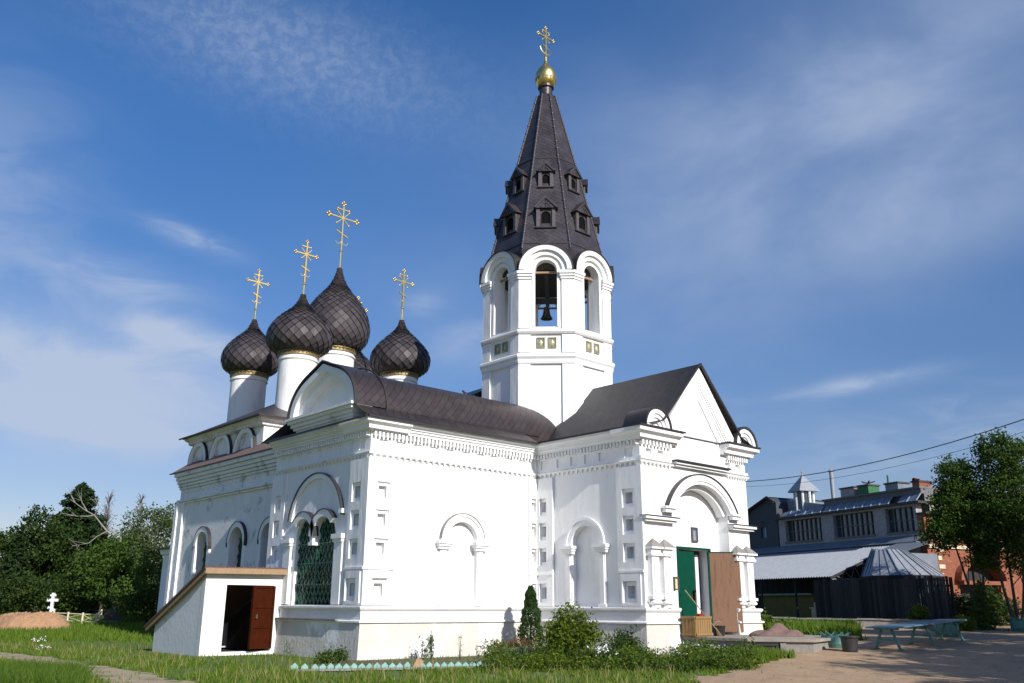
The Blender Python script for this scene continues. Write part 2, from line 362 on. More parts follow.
# ================================================================== CHURCH
W, S, WP, LL = 8.02, 5.40, 6.62, 6.86
X1 = W+WP; XC = 11.53; ZB, ZD, ZE = 1.72, 6.80, 8.03
church = thing('church', 'white plastered church with five dark onion domes and a tall tent bell tower', 'church', (7.0, 5.0, 0.0))
fL = Fr((0, 0, 0), (0, 1, 0), (-1, 0, 0)); fF = Fr((0, 0, 0), (1, 0, 0), (0, -1, 0))
fS = Fr((W, 0, 0), (0, -1, 0), (-1, 0, 0)); fP = Fr((W, -S, 0), (1, 0, 0), (0, -1, 0))
fM = Fr((1.1, 0, 0), (0, 1, 0), (-1, 0, 0))

def stepped_niches(mb_face, spots, hw): pass

def niche_holes(spots, w, h): return [rect(u-w/2, u+w/2, z-h/2, z+h/2) for u, z in spots]
NZ = [(5.53, .66), (4.57, .66), (3.60, .66), (2.24, .70)]          # niche centre heights and sizes

def corner_pilaster(mb, fr, u0, u1, un, flip=False):
    """corner strip with a column of stepped square niches; the plate stands proud of the wall"""
    holes = [rect(un-h*.42, un+h*.42, z-h/2, z+h/2) for z, h in NZ]
    mb.plate(fr, rect(u0, u1, ZB+.02, ZD-.14), holes, .004, .10)
    # base panel: a little prouder
    mb.band(fr, [(u0+.14, 1.80), (u1-.14, 1.80), (u1-.14, 2.86), (u0+.14, 2.86), (u0+.14, 1.80)], [(un-.33, 1.87), (un+.33, 1.87), (un+.33, 2.62), (un-.33, 2.62), (un-.33, 1.87)], .10, .145)
    mb.box(fr, u0, u1, 2.90, 2.98, .10, .15)
    for z, h in NZ:                                                  # inner step of every niche
        a = h*.42; b = h*.25
        mb.band(fr, [(un-a, z-h/2), (un+a, z-h/2), (un+a, z+h/2), (un-a, z+h/2), (un-a, z-h/2)], [(un-b, z-h*.30), (un+b, z-h*.30), (un+b, z+h*.30), (un-b, z+h*.30), (un-b, z-h*.30)], -.02, .035)

def wall_holes(fr_spots): return [rect(un-h*.25, un+h*.25, z-h*.30, z+h*.30) for un in fr_spots for z, h in NZ]
def frieze_holes(us): return [rect(u-.19, u+.19, 7.02, 7.36) for u in us]

def cornice_teeth(mb, fr, u0, u1, skip=()):
    n = int((u1-u0)/.165)
    for i in range(n):
        u = u0+(i+.5)*(u1-u0)/n; mb.box(fr, u-.045+rnd.uniform(-.008, .008), u+.045+rnd.uniform(-.008, .008), 7.44+rnd.uniform(-.012, .012), 7.60, .0, .155+rnd.uniform(-.012, .008))
    n = int((u1-u0)/.25)
    for i in range(n):                                               # saw-tooth course below the frieze: little wedges
        u = u0+(i+.5)*(u1-u0)/n
        vs = [fr.p(u-.09, ZD, 0), fr.p(u+.09, ZD, 0), fr.p(u, ZD-.14, 0), fr.p(u-.09, ZD, .10), fr.p(u+.09, ZD, .10), fr.p(u, ZD-.12, .03)]
        mb.add(vs, [(0, 2, 1), (3, 4, 5), (0, 3, 5, 2), (1, 2, 5, 4), (0, 1, 4, 3)])

# ---------- window wing (the low front part with the barrel roof)
wing = MB()
fzF = [.54, 1.28, 2.02, 2.76, 3.50, 4.24, 4.98, 5.72, 6.46, 7.20, 7.72]
fzS = [.38, 1.30, 2.05, 2.80, 3.55, 4.85]
fzL = [.55, 1.3, 2.05, 2.8, 3.55, 4.3, 5.05, 5.8, 6.35]
PILN = .56
# F wall: shallow arched blind niche
hF = wall_holes([PILN, W-.30])+frieze_holes(fzF)
archF = [(3.43, ZB+.05), (4.86, ZB+.05)]+arcpts(4.145, 4.0, .715, 0, 180)
wing.plate(fF, rect(.003, W, 0, ZE), hF+[archF], -.14, 0)
wing.plate(fF, rect(.3, W, 0, ZE), [], -.45, -.142)
corner_pilaster(wing, fF, -.098, 1.12, PILN)
wing.plate(fF, rect(7.48, 7.92, ZB+.02, ZD-.14), [rect(7.60, 7.88, z-h/2, z+h/2) for z, h in NZ], .004, .10)
wing.box(fF, 7.48, 7.92, 2.90, 2.98, .10, .14)
# L wall: real window opening with two arches
wL = [(1.98, 1.74), (4.78, 1.74)]+arcpts(4.10, 4.15, .68, 0, 180, 14)+[(3.38, 4.02)]+arcpts(2.66, 4.15, .68, 0, 180, 14)
hL = wall_holes([.62, 6.30])
wing.plate(fL, rect(.003, LL, 0, ZE), hL+frieze_holes(fzL)+[wL], -.14, 0)
wing.plate(fL, rect(0.5, LL, 0, ZE), [wL], -.62, -.142)
holes = [rect(.62-h*.42, .62+h*.42, z-h/2, z+h/2) for z, h in NZ]
corner_pilaster(wing, fL, -.097, 1.08, .62)
wing.plate(fL, rect(5.75, LL, ZB+.02, ZD-.14), [rect(6.30-h*.36, 6.30+h*.36, z-h/2, z+h/2) for z, h in NZ], .004, .10)
# back walls that close the volume
wing.cube(.5, 1.1, LL-.3, LL+.05, 0, ZE)
wing.cube(.02, 1.1, LL-.02, LL+.0, 0, ZE)
cornice_teeth(wing, fF, .02, W-.02); cornice_teeth(wing, fL, .02, LL)
wing.plate(fF, rect(.35, W-.1, 7.0, 7.38), [], -.139, -.06); wing.plate(fL, rect(.2, LL-.1, 7.0, 7.38), [], -.139, -.06)
wing_o = wing.build('wing_wall', M['white'], church)

# ---------- porch
porch = MB()
hS = wall_holes([S-.57, .40])+frieze_holes(fzS)
archS = [(1.93, ZB+.05), (3.36, ZB+.05)]+arcpts(2.645, 3.95, .715, 0, 180)
porch.plate(fS, rect(0, S-.003, 0, ZE), hS+[archS], -.20, 0)
porch.plate(fS, rect(0, S-.3, 0, ZE), [], -.45, -.202)
corner_pilaster(porch, fS, 4.30, S+.097, S-.56)
porch.plate(fS, rect(.12, .95, ZB+.02, ZD-.14), [rect(.40-h*.30, .40+h*.30, z-h/2, z+h/2) for z, h in NZ], .004, .10)
porch.box(fS, .12, .95, 2.90, 2.98, .10, .14)
cornice_teeth(porch, fS, .12, S-.02); porch.plate(fS, rect(.1, S-.35, 7.0, 7.38), [], -.199, -.055)
UC = 3.47                                                            # middle of the porch front
ent = [(UC-1.75, .0), (UC+1.75, .0)]+[(UC+1.75, 5.25)]+arcpts(UC, 4.22, 2.05, 31.4, 148.6, 22)+[(UC-1.75, 5.25)]
porch.plate(fP, rect(0.02, WP, 0, ZE), [ent]+[rect(u-.16, u+.16, 7.08, 7.34) for u in (.5, 1.2, WP-1.2, WP-.5)], -.14, 0)
porch.plate(fP, rect(0.2, WP-.2, 0, ZE), [ent], -.50, -.142)
door_hole = rect(UC-.88, UC+1.05, .80, 3.86)
DB = -.50
porch.plate(fP, rect(.4, WP-.4, 0, 6.6), [door_hole], -.95, -.502)
# gable with steps along the rake
ap = (UC+.05, 10.98); gl = (UC-2.40, 8.06); gr = (UC+2.40, 8.06)
def inset(t): return [(gl[0]+(ap[0]-gl[0])*0+t*1.35, gl[1]), (gr[0]-t*1.35, gr[1]), (ap[0], ap[1]-t*1.55)]
porch.plate(fP, [gl, gr, ap], [], -.35, .10)
for k, (t0, t1, d) in enumerate(((.0, .42, .22), (.42, .50, .19), (.50, .60, .155), (.60, .68, .125), (.80, .90, .15))):
    a, b = inset(t0), inset(t1)
    porch.band(fP, [a[0], a[2], a[1]], [b[0], b[2], b[1]], .10, d)
# right and back walls of porch and tower base
porch.cube(X1-.5, X1, -S+.5, LL, 0, ZE); porch.cube(W+.5, X1-.5, LL-.3, LL, 0, ZE)
# twin column blocks, small cornices
for u0, u1 in ((-.06, 1.72), (5.24, WP+.06)):
    porch.box(fP, u0, u1, 6.92, 7.02, .0, .10)
    porch.box(fP, u0+.0, u1, 4.68, 4.76, .0, .20); porch.box(fP, u0-.06, u1+.06, 4.76, 4.86, .0, .30)
    for i in range(9): u = u0+.1+i*(u1-u0-.2)/8; porch.box(fP, u-.045, u+.045, 7.44, 7.60, 0, .155)
    n = 8
    for i in range(n):
        u = u0+.1+i*(u1-u0-.2)/(n-1)
        porch.add([fP.p(u-.09, ZD, 0), fP.p(u+.09, ZD, 0), fP.p(u, ZD-.14, 0), fP.p(u-.09, ZD, .10), fP.p(u+.09, ZD, .10), fP.p(u, ZD-.12, .03)], [(0, 2, 1), (3, 4, 5), (0, 3, 5, 2), (1, 2, 5, 4), (0, 1, 4, 3)])
porch_o = porch.build('porch_wall', M['white'], church)

# entrance arch moulding
ea = MB()
ea.arc(fP, UC, 4.22, 2.05, 2.42, .0, .16, 26, 154, 30); ea.arc(fP, UC, 4.22, 2.16, 2.32, .16, .20, 27, 153, 30)
ea.arc(fP, UC, 4.22, 1.88, 2.06, -.44, -.12, 30, 150, 26)
for s in (-1, 1):
    ea.box(fP, UC+s*2.07-.28, UC+s*2.07+.28, 5.06, 5.20, 0, .20); ea.box(fP, UC+s*2.07-.36, UC+s*2.07+.36, 5.20, 5.28, 0, .27)
ea_o = ea.build('entrance_arch', M['white2'], porch_o)
cap = MB(); cap.arc(fP, UC, 4.22, 2.42, 2.445, -.0, .22, 26, 154, 30); cap.build('flashing', M['seam'], ea_o)
for u0, u1, z0, z1, d in ((UC-1.72, UC+1.72, 6.98, 7.04, .34), (-.14, 1.8, 4.862, 4.885, .34), (5.16, WP+.14, 4.862, 4.885, .34)):
    hood = MB(); hood.box(fP, u0, u1, z0, z1, .002, d); hood.build('ledge_flashing', M['seam'], porch_o)
hm = MB(); hm.box(fP, UC-1.66, UC+1.66, 6.90, 6.978, .0, .26); hm.box(fP, UC-1.6, UC+1.6, 6.82, 6.90, .0, .16); hm.build('ledge_moulding', M['white2'], porch_o)

def column(uc):
    c = MB(); hw = .25
    c.box(fP, uc-.20, uc+.20, 2.10, 3.48, .02, .22); c.box(fP, uc-.10, uc+.10, 2.2, 3.4, .22, .255)
    c.box(fP, uc-.13, uc-.115, 2.15, 3.44, .22, .235); c.box(fP, uc+.115, uc+.13, 2.15, 3.44, .22, .235)
    o = c.build('column', M['white2'], porch_o)
    k = MB(); k.box(fP, uc-.31, uc+.31, 3.48, 3.57, .0, .30); k.box(fP, uc-.26, uc+.26, 3.57, 3.72, .0, .26); k.box(fP, uc-.35, uc+.35, 3.72, 3.79, .0, .36)
    k.build('capital', M['white2'], o)
    t = MB(); a = [fP.p(uc-.35, 3.792, 0), fP.p(uc+.35, 3.792, 0), fP.p(uc+.35, 3.792, .37), fP.p(uc-.35, 3.792, .37), fP.p(uc, 4.10, .10)]
    t.add(a, [(0, 1, 2, 3), (0, 1, 4), (1, 2, 4), (2, 3, 4), (3, 0, 4)]); t.build('capital_roof', M['concrete'], o)
    b = MB(); b.box(fP, uc-.29, uc+.29, 2.00, 2.10, 0, .28)
    cc = fP.p(uc, 0, .13); b.lathe(cc.x, cc.y, [(.16, 2.0), (.25, 1.92), (.24, 1.86), (.13, 1.80), (.17, 1.72)], 14); b.box(fP, uc-.3, uc+.3, 1.92, 2.0, .0, .10)
    b.build('base', M['white2'], o)
for u in (.40, 1.06, 5.55, 6.22): column(u)

# plinth and cornices that wrap the corners
path = [(.0, LL), (0, 0), (W, 0), (W, -S), (X1, -S), (X1, LL)]
door_l, door_r = W+UC-1.75, W+UC+1.75
pathA = [(1.1, LL), (0, LL), (0, 0), (W, 0), (W, -S), (door_l, -S)]; pathB = [(door_r, -S), (X1, -S), (X1, LL)]
pl = MB()
for pt in (pathA, pathB): pl.run(pt, [(.002, -.6), (.33, -.6), (.19, 1.18), (.002, 1.18)])
plinth_o = pl.build('plinth', M['plinth'], church)
pl = MB()
for pt in (pathA, pathB):
    pl.run(pt, [(.003, 1.181), (.26, 1.181), (.26, 1.23), (.16, 1.27), (.16, 1.58), (.003, 1.58)])
    pl.run(pt, [(.003, 1.581), (.20, 1.581), (.24, 1.64), (.24, 1.70), (.17, ZB), (.003, ZB)])
pl.build('plinth_moulding', M['plinthg'], plinth_o)
cp = [(0, LL), (0, 0), (W, 0), (W, -S), (W+2.1, -S)]; cp2 = [(X1-1.68, -S), (X1, -S), (X1, LL)]
co = MB()
for pt, sg in ((cp, [1, 0, 0, 0]), (cp2, [0, 0])):
    co.run(pt, [(.003, 7.61), (.16, 7.61), (.16, 7.68), (.22, 7.72), (.22, 7.80), (.003, 7.80)], mi=sg)
    co.run(pt, [(.003, 7.801), (.27, 7.801), (.30, 7.88), (.40, 7.93), (.40, 8.02), (.003, 8.02)], mi=sg)
    co.run(pt, [(.003, ZD+.0), (.10, ZD+.0), (.13, ZD+.06), (.003, ZD+.10)], mi=sg)
co.run([(0, 1.45), (0, 0), (1.45, 0)], [(.02, 7.66), (.27, 7.66), (.30, 7.80), (.46, 7.88), (.46, 8.024), (.02, 8.024)])
co.run([(W, -S+1.0), (W, -S), (W+2.0, -S)], [(.02, 7.66), (.26, 7.66), (.30, 7.80), (.46, 7.88), (.46, 8.024), (.02, 8.024)])
co.run([(X1-1.66, -S), (X1, -S), (X1, -S+1.0)], [(.02, 7.66), (.26, 7.66), (.30, 7.80), (.46, 7.88), (.46, 8.024), (.02, 8.024)])
co.build('cornice', [M['white2'], M['worn']], church)
gl_ = MB(); gl_.run([(0, LL), (0, 5.6)], [(.45, 7.86), (.46, 7.86), (.46, 8.0), (.45, 8.0)])

# blind arches with capitals and half-columns
def blind_arch(fr, uc, zs, name='blind_arch'):
    a = MB(); a.arc(fr, uc, zs, .72, 1.0, .0, .09, 0, 180, 28); a.arc(fr, uc, zs, .92, 1.02, .09, .13, 0, 180, 28)
    o = a.build(name, M['white2'], church)
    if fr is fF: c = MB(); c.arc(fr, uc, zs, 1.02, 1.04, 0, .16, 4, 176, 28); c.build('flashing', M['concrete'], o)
    for s in (-1, 1):
        c = MB(); u = uc+s*.86; c.box(fr, u-.26, u+.26, zs-.30, zs-.20, 0, .16); c.box(fr, u-.30, u+.30, zs-.20, zs-.11, 0, .21); c.box(fr, u-.35, u+.35, zs-.11, zs, 0, .26)
        c.build('capital', M['white2'], o)
    for s in (-1, 1):
        k = MB(); u = uc+s*.86; k.box(fr, u-.15, u+.15, ZB+.02, zs-.30, .0, .07); k.box(fr, u-.10, u+.10, ZB+.1, zs-.32, .07, .11); k.box(fr, u-.19, u+.19, ZB+.02, ZB+.12, .0, .13)
        k.build('half_column', M['white2'], o)
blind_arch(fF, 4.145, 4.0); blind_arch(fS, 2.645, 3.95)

# big arch and double window of the L wall
wa = MB()
wa.arc(fL, 3.38, 4.52, 1.74, 1.92, 0, .10, 8, 172, 30)
for u in (2.66, 4.10): wa.arc(fL, u, 4.15, .67, .92, 0, .17, 0 if u < 3 else 38, 142 if u < 3 else 180, 20)
wa.box(fL, 3.28, 3.48, 3.92, 4.5, -.3, .165); wa.box(fL, 3.22, 3.54, 3.82, 3.93, -.3, .19)
for u in (1.55, 5.22): wa.box(fL, u-.26, u+.26, 1.76, 3.86, 0, .14); wa.box(fL, u-.30, u+.30, 3.86, 3.98, 0, .19); wa.box(fL, u-.34, u+.34, 3.98, 4.14, 0, .24)
wa.box(fL, 1.4, 1.62, 4.86, 5.02, 0, .16)
wa_o = wa.build('window_surround', M['white2'], church)
fl = MB(); fl.arc(fL, 3.38, 4.52, 1.92, 1.955, 0, .15, 8, 172, 30)
for u in (2.66, 4.10): fl.arc(fL, u, 4.15, .92, .95, 0, .20, 0 if u < 3 else 38, 142 if u < 3 else 180, 20)
fl.build('flashing', M['seam'], wa_o)
def lattice(fr, poly, d, pitch, w, lean=1.75):
    """diamond grille clipped to a window outline"""
    us = [q[0] for q in poly]; zs = [q[1] for q in poly]; u0, u1, z0, z1 = min(us), max(us), min(zs), max(zs); mb = MB()
    def inside(u, z):
        c = False; n = len(poly)
        for i in range(n):
            a, b = poly[i], poly[(i+1) % n]
            if (a[1] > z) != (b[1] > z) and u < (b[0]-a[0])*(z-a[1])/(b[1]-a[1])+a[0]: c = not c
        return c
    for sg in (1, -1):
        c = -(z1-z0)/lean-2
        while c < (u1-u0)+(z1-z0)/lean+2:
            seg = None; st = .04; z = z0
            while z <= z1+st:
                u = (u0+c+(z-z0)/lean) if sg > 0 else (u1-c-(z-z0)/lean)
                ins = inside(u, z) and z < z1
                if ins and seg is None: seg = (u, z)
                if not ins and seg is not None:
                    pu = u-sg*st/lean; mb.beam(fr.p(seg[0], seg[1], d), fr.p(pu, z-st, d), w, w); seg = None
                z += st
            c += pitch
    return mb
win = MB(); win.plate(fL, wL, [], -.26, -.22); win_o = win.build('window', M['glass'], wa_o)
lat = lattice(fL, wL, -.13, .27, .042)
lat.beam(fL.p(3.38, 1.74, -.13), fL.p(3.38, 4.0, -.13), .06, .05)
for z in (2.45, 3.2, 3.9): lat.beam(fL.p(1.98, z, -.13), fL.p(4.78, z, -.13), .05, .04)
lat.build('grille', M['dgreen'], wa_o)
sill = MB(); sill.box(fL, 1.1, 5.9, 1.24, 1.285, .16, .34); sill.build('sill', M['concrete'], wa_o)

# keel gable over the L wall, and the barrel roof behind it
KY = 2.86
gc = MB(); gfr = Fr((0, 0, 0), (0, 1, 0), (-1, 0, 0))
y0, y1 = KY-2.42, KY+2.42
for i, (d, za, zb_) in enumerate(((.28, 8.08, 8.22), (.36, 8.22, 8.32), (.44, 8.32, 8.46), (.54, 8.46, 8.58), (.62, 8.58, 8.68))):
    gc.box(gfr, KY-2.05-.09*i, KY+2.05+.09*i, za, zb_, -.3, d)
gc_o = gc.build('gable_cornice', M['worn'], church)
def keel(hw, z0, zt, n=40):
    out = []
    for i in range(n+1):
        a = math.pi*i/n; u = -math.cos(a); h = (zt-z0-.22)*math.sin(a)**.92
        pk = .24*math.exp(-(abs(u)/.20)**1.3); out.append((KY+u*hw, z0+h+pk*min(1, math.sin(a)*1.2)))
    return out
kg = MB()
k_out, k_mid, k_in = keel(2.34, 8.68, 10.50), keel(2.04, 8.68, 10.26), keel(1.78, 8.68, 10.02)
kg.plate(gfr, k_out, [], -.4, -.16); kg.band(gfr, k_out, k_mid, -.16, .46); kg.band(gfr, k_mid, k_in, -.16, .22)
kg.build('keel_gable', M['white2'], gc_o)
br = MB()
def barrel(mb, prof, x0, x1, th=.05):
    n = len(prof); vs = [(x, y, z) for x in (x0, x1) for y, z in prof]
    mb.add(vs, [(i, i+1, n+i+1, n+i) for i in range(n-1)])
barrel(br, keel(2.44, 8.60, 10.60), -.50, .86); 
prof2 = [(KY-math.cos(math.pi*i/36)*2.36, 8.34+1.98*math.sin(math.pi*i/36)**.9) for i in range(37)]
barrel(br, prof2, .80, 11.4)
# skirts down to the eaves
br.add([(-.5, -.52, 8.035), (W-.35, -.52, 8.035), (W-.35, .55, 8.62), (-.5, .55, 8.62)], [(0, 1, 2, 3)])
br.add([(-.5, 5.2, 8.6), (9, 5.2, 8.6), (9, LL+.5, 8.05), (-.5, LL+.5, 8.05)], [(0, 1, 2, 3)])
br_o = br.build('barrel_roof', M['roof'], church, smooth=True)
ed = MB()
ed.band(gfr, keel(2.47, 8.60, 10.64), keel(2.42, 8.60, 10.58), .38, .52)
ed.run([(W-.36, -.48), (-.48, -.48)][::-1], [(0, 8.0), (.09, 8.0), (.09, 8.045), (0, 8.045)])
ed.run([(-.48, 6.9), (-.48, -.48)], [(0, 8.0), (.09, 8.0), (.09, 8.045), (0, 8.045)])
rib = [(KY-math.cos(math.pi*i/36)*2.49, 8.42+2.08*math.sin(math.pi*i/36)**.92) for i in range(37)]
for i in range(36): ed.beam((.86, *rib[i]), (.86, *rib[i+1]), .07, .05)
ed.beam((.9, .38, 8.62), (8.6, .38, 8.62), .03, .03)
ed.build('roof_edge', M['seam'], br_o)

# ---------- porch roof
pr = MB()
xr = XC; yf = -S-.34
rk = [(W-.42, 8.05), (xr-2.45, 8.46), (xr, 11.05), (xr+2.45, 8.46), (X1+.42, 8.05)]
vs = [(x, y, z) for y in (yf, 3.0) for x, z in rk]
pr.add(vs, [(i, i+1, 5+i+1, 5+i) for i in range(4)])
# keep the front skirt off the gable: cap strips on the two shoulders only
pr_o = pr.build('porch_roof', M['proof'], church)
pe = MB()
for a, b in ((1, 2), (2, 3)): pe.beam((rk[a][0], yf, rk[a][1]), (rk[b][0], yf, rk[b][1]+.0), .07, .06)
pe.beam((W-.42, yf+.02, 8.05), (W-.42, -.4, 8.05), .06, .06)
pe.box(fP, -.52, 2.12, 8.03, 8.085, -.1, .52); pe.box(fP, 4.9, WP+.50, 8.03, 8.085, -.1, .52)
pe.build('roof_edge', M['seam'], pr_o)
def small_kokoshnik(uc):
    k = MB()
    for r0, r1, d in ((.52, .70, .30), (.38, .53, .24), (.25, .39, .18), (.12, .26, .12)): k.arc(fP, uc, 8.09, r0, r1, -.1, d, 0, 180, 20, sz=1.05)
    k.plate(fP, arcpts(uc, 8.09, .66, 0, 180, 20), [], -.1, .06)
    o = k.build('small_gable', M['white2'], porch_o)
    c = MB(); c.arc(fP, uc, 8.085, .70, .77, -.75, .36, 0, 180, 20, sz=1.05); c.build('flashing', M['seam'], o)
small_kokoshnik(.74); small_kokoshnik(6.38)

# ---------- doors
def leaf(hinge, direction, width, m, name, label, planks):
    d = MB(); h = Vector(hinge); t = Vector(direction).normalized(); n = Vector((-t.y, t.x, 0)); fr = Fr((h.x, h.y, 0), t, n)
    d.box(fr, 0, width, .86, 3.78, -.035, .035)
    if planks:
        for i in range(5): d.box(fr, .02+i*width/5, width/5*(i+1)-.012, .92, 3.74, .035, .055); 
    o = d.build(name, m, porch_o); o['label'] = label; return o, fr
hl = fP.p(UC-.88, 0, DB-.06); hr = fP.p(UC+1.05, 0, DB+.02)
gd, gfr2 = leaf(hl, (1, .03, 0), 1.06, M['green'], 'door_leaf', 'closed green painted door leaf', False)
h = MB(); h.box(gfr2, .86, .90, 2.0, 2.35, -.12, -.03); h.ball(gfr2.p(.88, 2.32, -.13), .05, 8); h.build('handle', M['rust'], gd)
wdr, gfr3 = leaf(hr, (.77, -.64, 0), 1.16, M['doorwood'], 'door_leaf', 'open door leaf with bare brown planks', True)
h = MB(); h.box(gfr3, .86, 1.0, 2.2, 2.5, .05, .10); h.box(gfr3, .9, .96, 2.25, 2.32, .10, .16); h.build('handle', M['bark'], wdr)
e_ = MB(); e_.box(gfr3, -.06, 1.19, 3.78, 3.82, -.045, .045); e_.box(gfr3, -.07, .0, .84, 3.82, -.05, .05); e_.build('edge_strip', M['green'], wdr)
df = MB(); df.band(fP, [(UC-.96, .80), (UC-.96, 3.94), (UC+1.13, 3.94), (UC+1.13, .80)], [(UC-.88, .80), (UC-.88, 3.86), (UC+1.05, 3.86), (UC+1.05, .80)], DB-.02, DB+.05)
df.build('door_frame', M['green'], porch_o)
il = MB(); il.box(fP, UC+.36, UC+.44, .80, 3.7, DB-.45, DB-.38); il.box(fP, UC+.66, UC+.86, .80, 3.7, DB-.45, DB-.38); il.build('inner_door', M['paint'], porch_o)
fl_ = MB(); fl_.cube(W+.6, X1-.6, -S+.3, 2, .70, .775); fl_.build('porch_floor', M['slab'], porch_o)

# ---------- main body under the five domes
MY1, MX1 = 19.1, 13.2
body = MB()
winM = [15.72, 12.05, 9.0]
def mwin(c): return [(c-.66, 1.9), (c+.66, 1.9)]+arcpts(c, 4.40, .66, 0, 180, 14)
body.plate(fM, rect(LL-.4, MY1, 0, 8.15), [mwin(c) for c in winM], -.75, 0)
body.cube(1.85, MX1, MY1-.6, MY1, 0, 8.15); body.cube(MX1-.6, MX1, LL, MY1-.6, 0, 8.15)
body.box(fM, MY1-.75, MY1+.09, 0, 6.6, .004, .13); body.box(fM, MY1-.2, MY1+.12, 0, 6.6, .13, .2)
for z0, z1, d in ((6.56, 6.66, .10), (6.66, 6.78, .18), (7.30, 7.42, .10), (7.42, 7.56, .17), (7.56, 7.72, .25), (7.72, 7.90, .33), (7.90, 8.10, .44)):
    body.run([(1.1, MY1), (1.1, LL+.05)], [(.002, z0), (d, z0+.02), (d, z1-.002), (.002, z1-.002)])
for i in range(20): u = LL+.5+i*.6; body.box(fM, u-.1, u+.1, 7.12, 7.24, 0, .06)
body.box(fM, LL, MY1, 0, 1.25, .003, .16); body.box(fM, LL, MY1, 1.252, 1.34, .003, .22)
body_o = body.build('main_wall', M['worn'], church)
for c in winM:
    a = MB(); a.arc(fM, c, 4.40, .66, .88, 0, .13, 0, 180, 18)
    for s in (-1, 1): a.box(fM, c+s*.77-.11, c+s*.77+.11, 1.9, 4.40, 0, .10)
    a.arc(fM, c, 4.40, .88, .91, 0, .15, -12, 192, 20, mi=1)
    ao = a.build('window_surround', [M['white2'], M['seam']], body_o)
    g = MB(); g.plate(fM, mwin(c), [], -.44, -.40); lt = lattice(fM, mwin(c), -.34, .25, .035); k0 = len(g.f); g.add(lt.v, lt.f, 1)
    g.build('window', [M['glass'], M['dgreen']], body_o)
er = MB()                                                            # brown eave roof round the upper tier
er.add([(.62, MY1+.5, 8.14), (.62, LL, 8.14), (1.46, LL, 8.78), (1.46, MY1, 8.78)], [(0, 1, 2, 3)])
er.add([(.62, MY1+.5, 8.14), (1.46, MY1, 8.78), (MX1, MY1, 8.78), (MX1+.5, MY1+.5, 8.14)], [(0, 1, 2, 3)])
er.cube(1.4, MX1, LL+.0, 11.3, 8.14, 8.78)
ero = er.build('eave_roof', M['redroof'], church)
g = MB(); g.run([(.66, MY1+.5), (.66, LL)], [(0, 8.10), (.07, 8.10), (.07, 8.15), (0, 8.15)]); g.build('roof_edge', M['seam'], ero)

# upper tier with a row of rounded gables
UX0, UX1, UY0, UY1 = 1.40, 12.9, 11.15, 19.0
fU = Fr((UX0, 0, 0), (0, 1, 0), (-1, 0, 0)); fUf = Fr((0, UY0, 0), (1, 0, 0), (0, -1, 0))
ut = MB(); ut.cube(UX0+.02, UX1, UY0, UY1, 8.2, 9.75)
ut.run([(UX1, UY1), (UX0, UY1), (UX0, UY0), (UX1, UY0)], [(.01, 9.60), (.12, 9.62), (.16, 9.76), (.30, 9.86), (.36, 9.96), (.01, 9.96)])
for i in range(30): u = UY0+.1+i*(UY1-UY0-.2)/29; ut.box(fU, u-.07, u+.07, 9.64, 9.78, .1, .24)
ut_o = ut.build('upper_tier', M['worn'], church)
for c, r in ((18.0, 1.08), (15.35, 1.16), (12.80, 1.08)):
    k = MB(); k.arc(fU, c, 8.62, r-.24, r, 0, .13, 0, 180, 24, sz=1.0); k.box(fU, c-r, c-r+.24, 8.3, 8.62, 0, .13); k.box(fU, c+r-.24, c+r, 8.3, 8.62, 0, .13)
    ko = k.build('rounded_gable', M['white2'], ut_o)
    q = MB(); q.arc(fU, c, 8.62, r, r+.03, 0, .14, 0, 180, 24, mi=0); q.box(fU, c-r-.05, c-r, 8.3, 8.62, 0, .15); q.build('flashing', M['seam'], ko)
tr = MB(); cxm, cym = (UX0+UX1)/2, (UY0+UY1)/2; e = .52; zt = 11.9
ring = [(UX0-e, UY0-e, 9.97), (UX1+e, UY0-e, 9.97), (UX1+e, UY1+e, 9.97), (UX0-e, UY1+e, 9.97)]
tr.add(ring+[(UX0+3, cym, zt), (UX1-3, cym, zt)], [(0, 1, 5, 4), (1, 2, 5), (2, 3, 4, 5), (3, 0, 4), (0, 3, 2, 1)])
tr_o = tr.build('tier_roof', M['roof'], church)
g = MB(); g.run([ring[1][:2], ring[0][:2], ring[3][:2]][::-1], [(-.02, 9.93), (.05, 9.93), (.05, 9.99), (-.02, 9.99)]); g.build('roof_edge', M['seam'], tr_o)

# link roofs between tower and main body
lr = MB()
lr.add([(6.6, 5.0, 10.2), (XC, 4.5, 12.55), (XC, 11.3, 12.3), (6.0, 11.3, 9.2)], [(0, 1, 2, 3)])
lr.add([(X1, 5.0, 8.1), (XC, 4.5, 12.55), (XC, 11.3, 12.3), (X1, 11.3, 8.1)], [(0, 1, 2, 3)])
lr.add([(6.6, 5.0, 10.16), (XC, 4.5, 12.50), (X1, 5.0, 8.1), (6.6, 5.0, 8.1)], [(0, 1, 2, 3)])
lr.cube(W, X1-.2, LL, 11.2, 7.9, 8.2)
lr.build('link_roof', M['roof'], church)

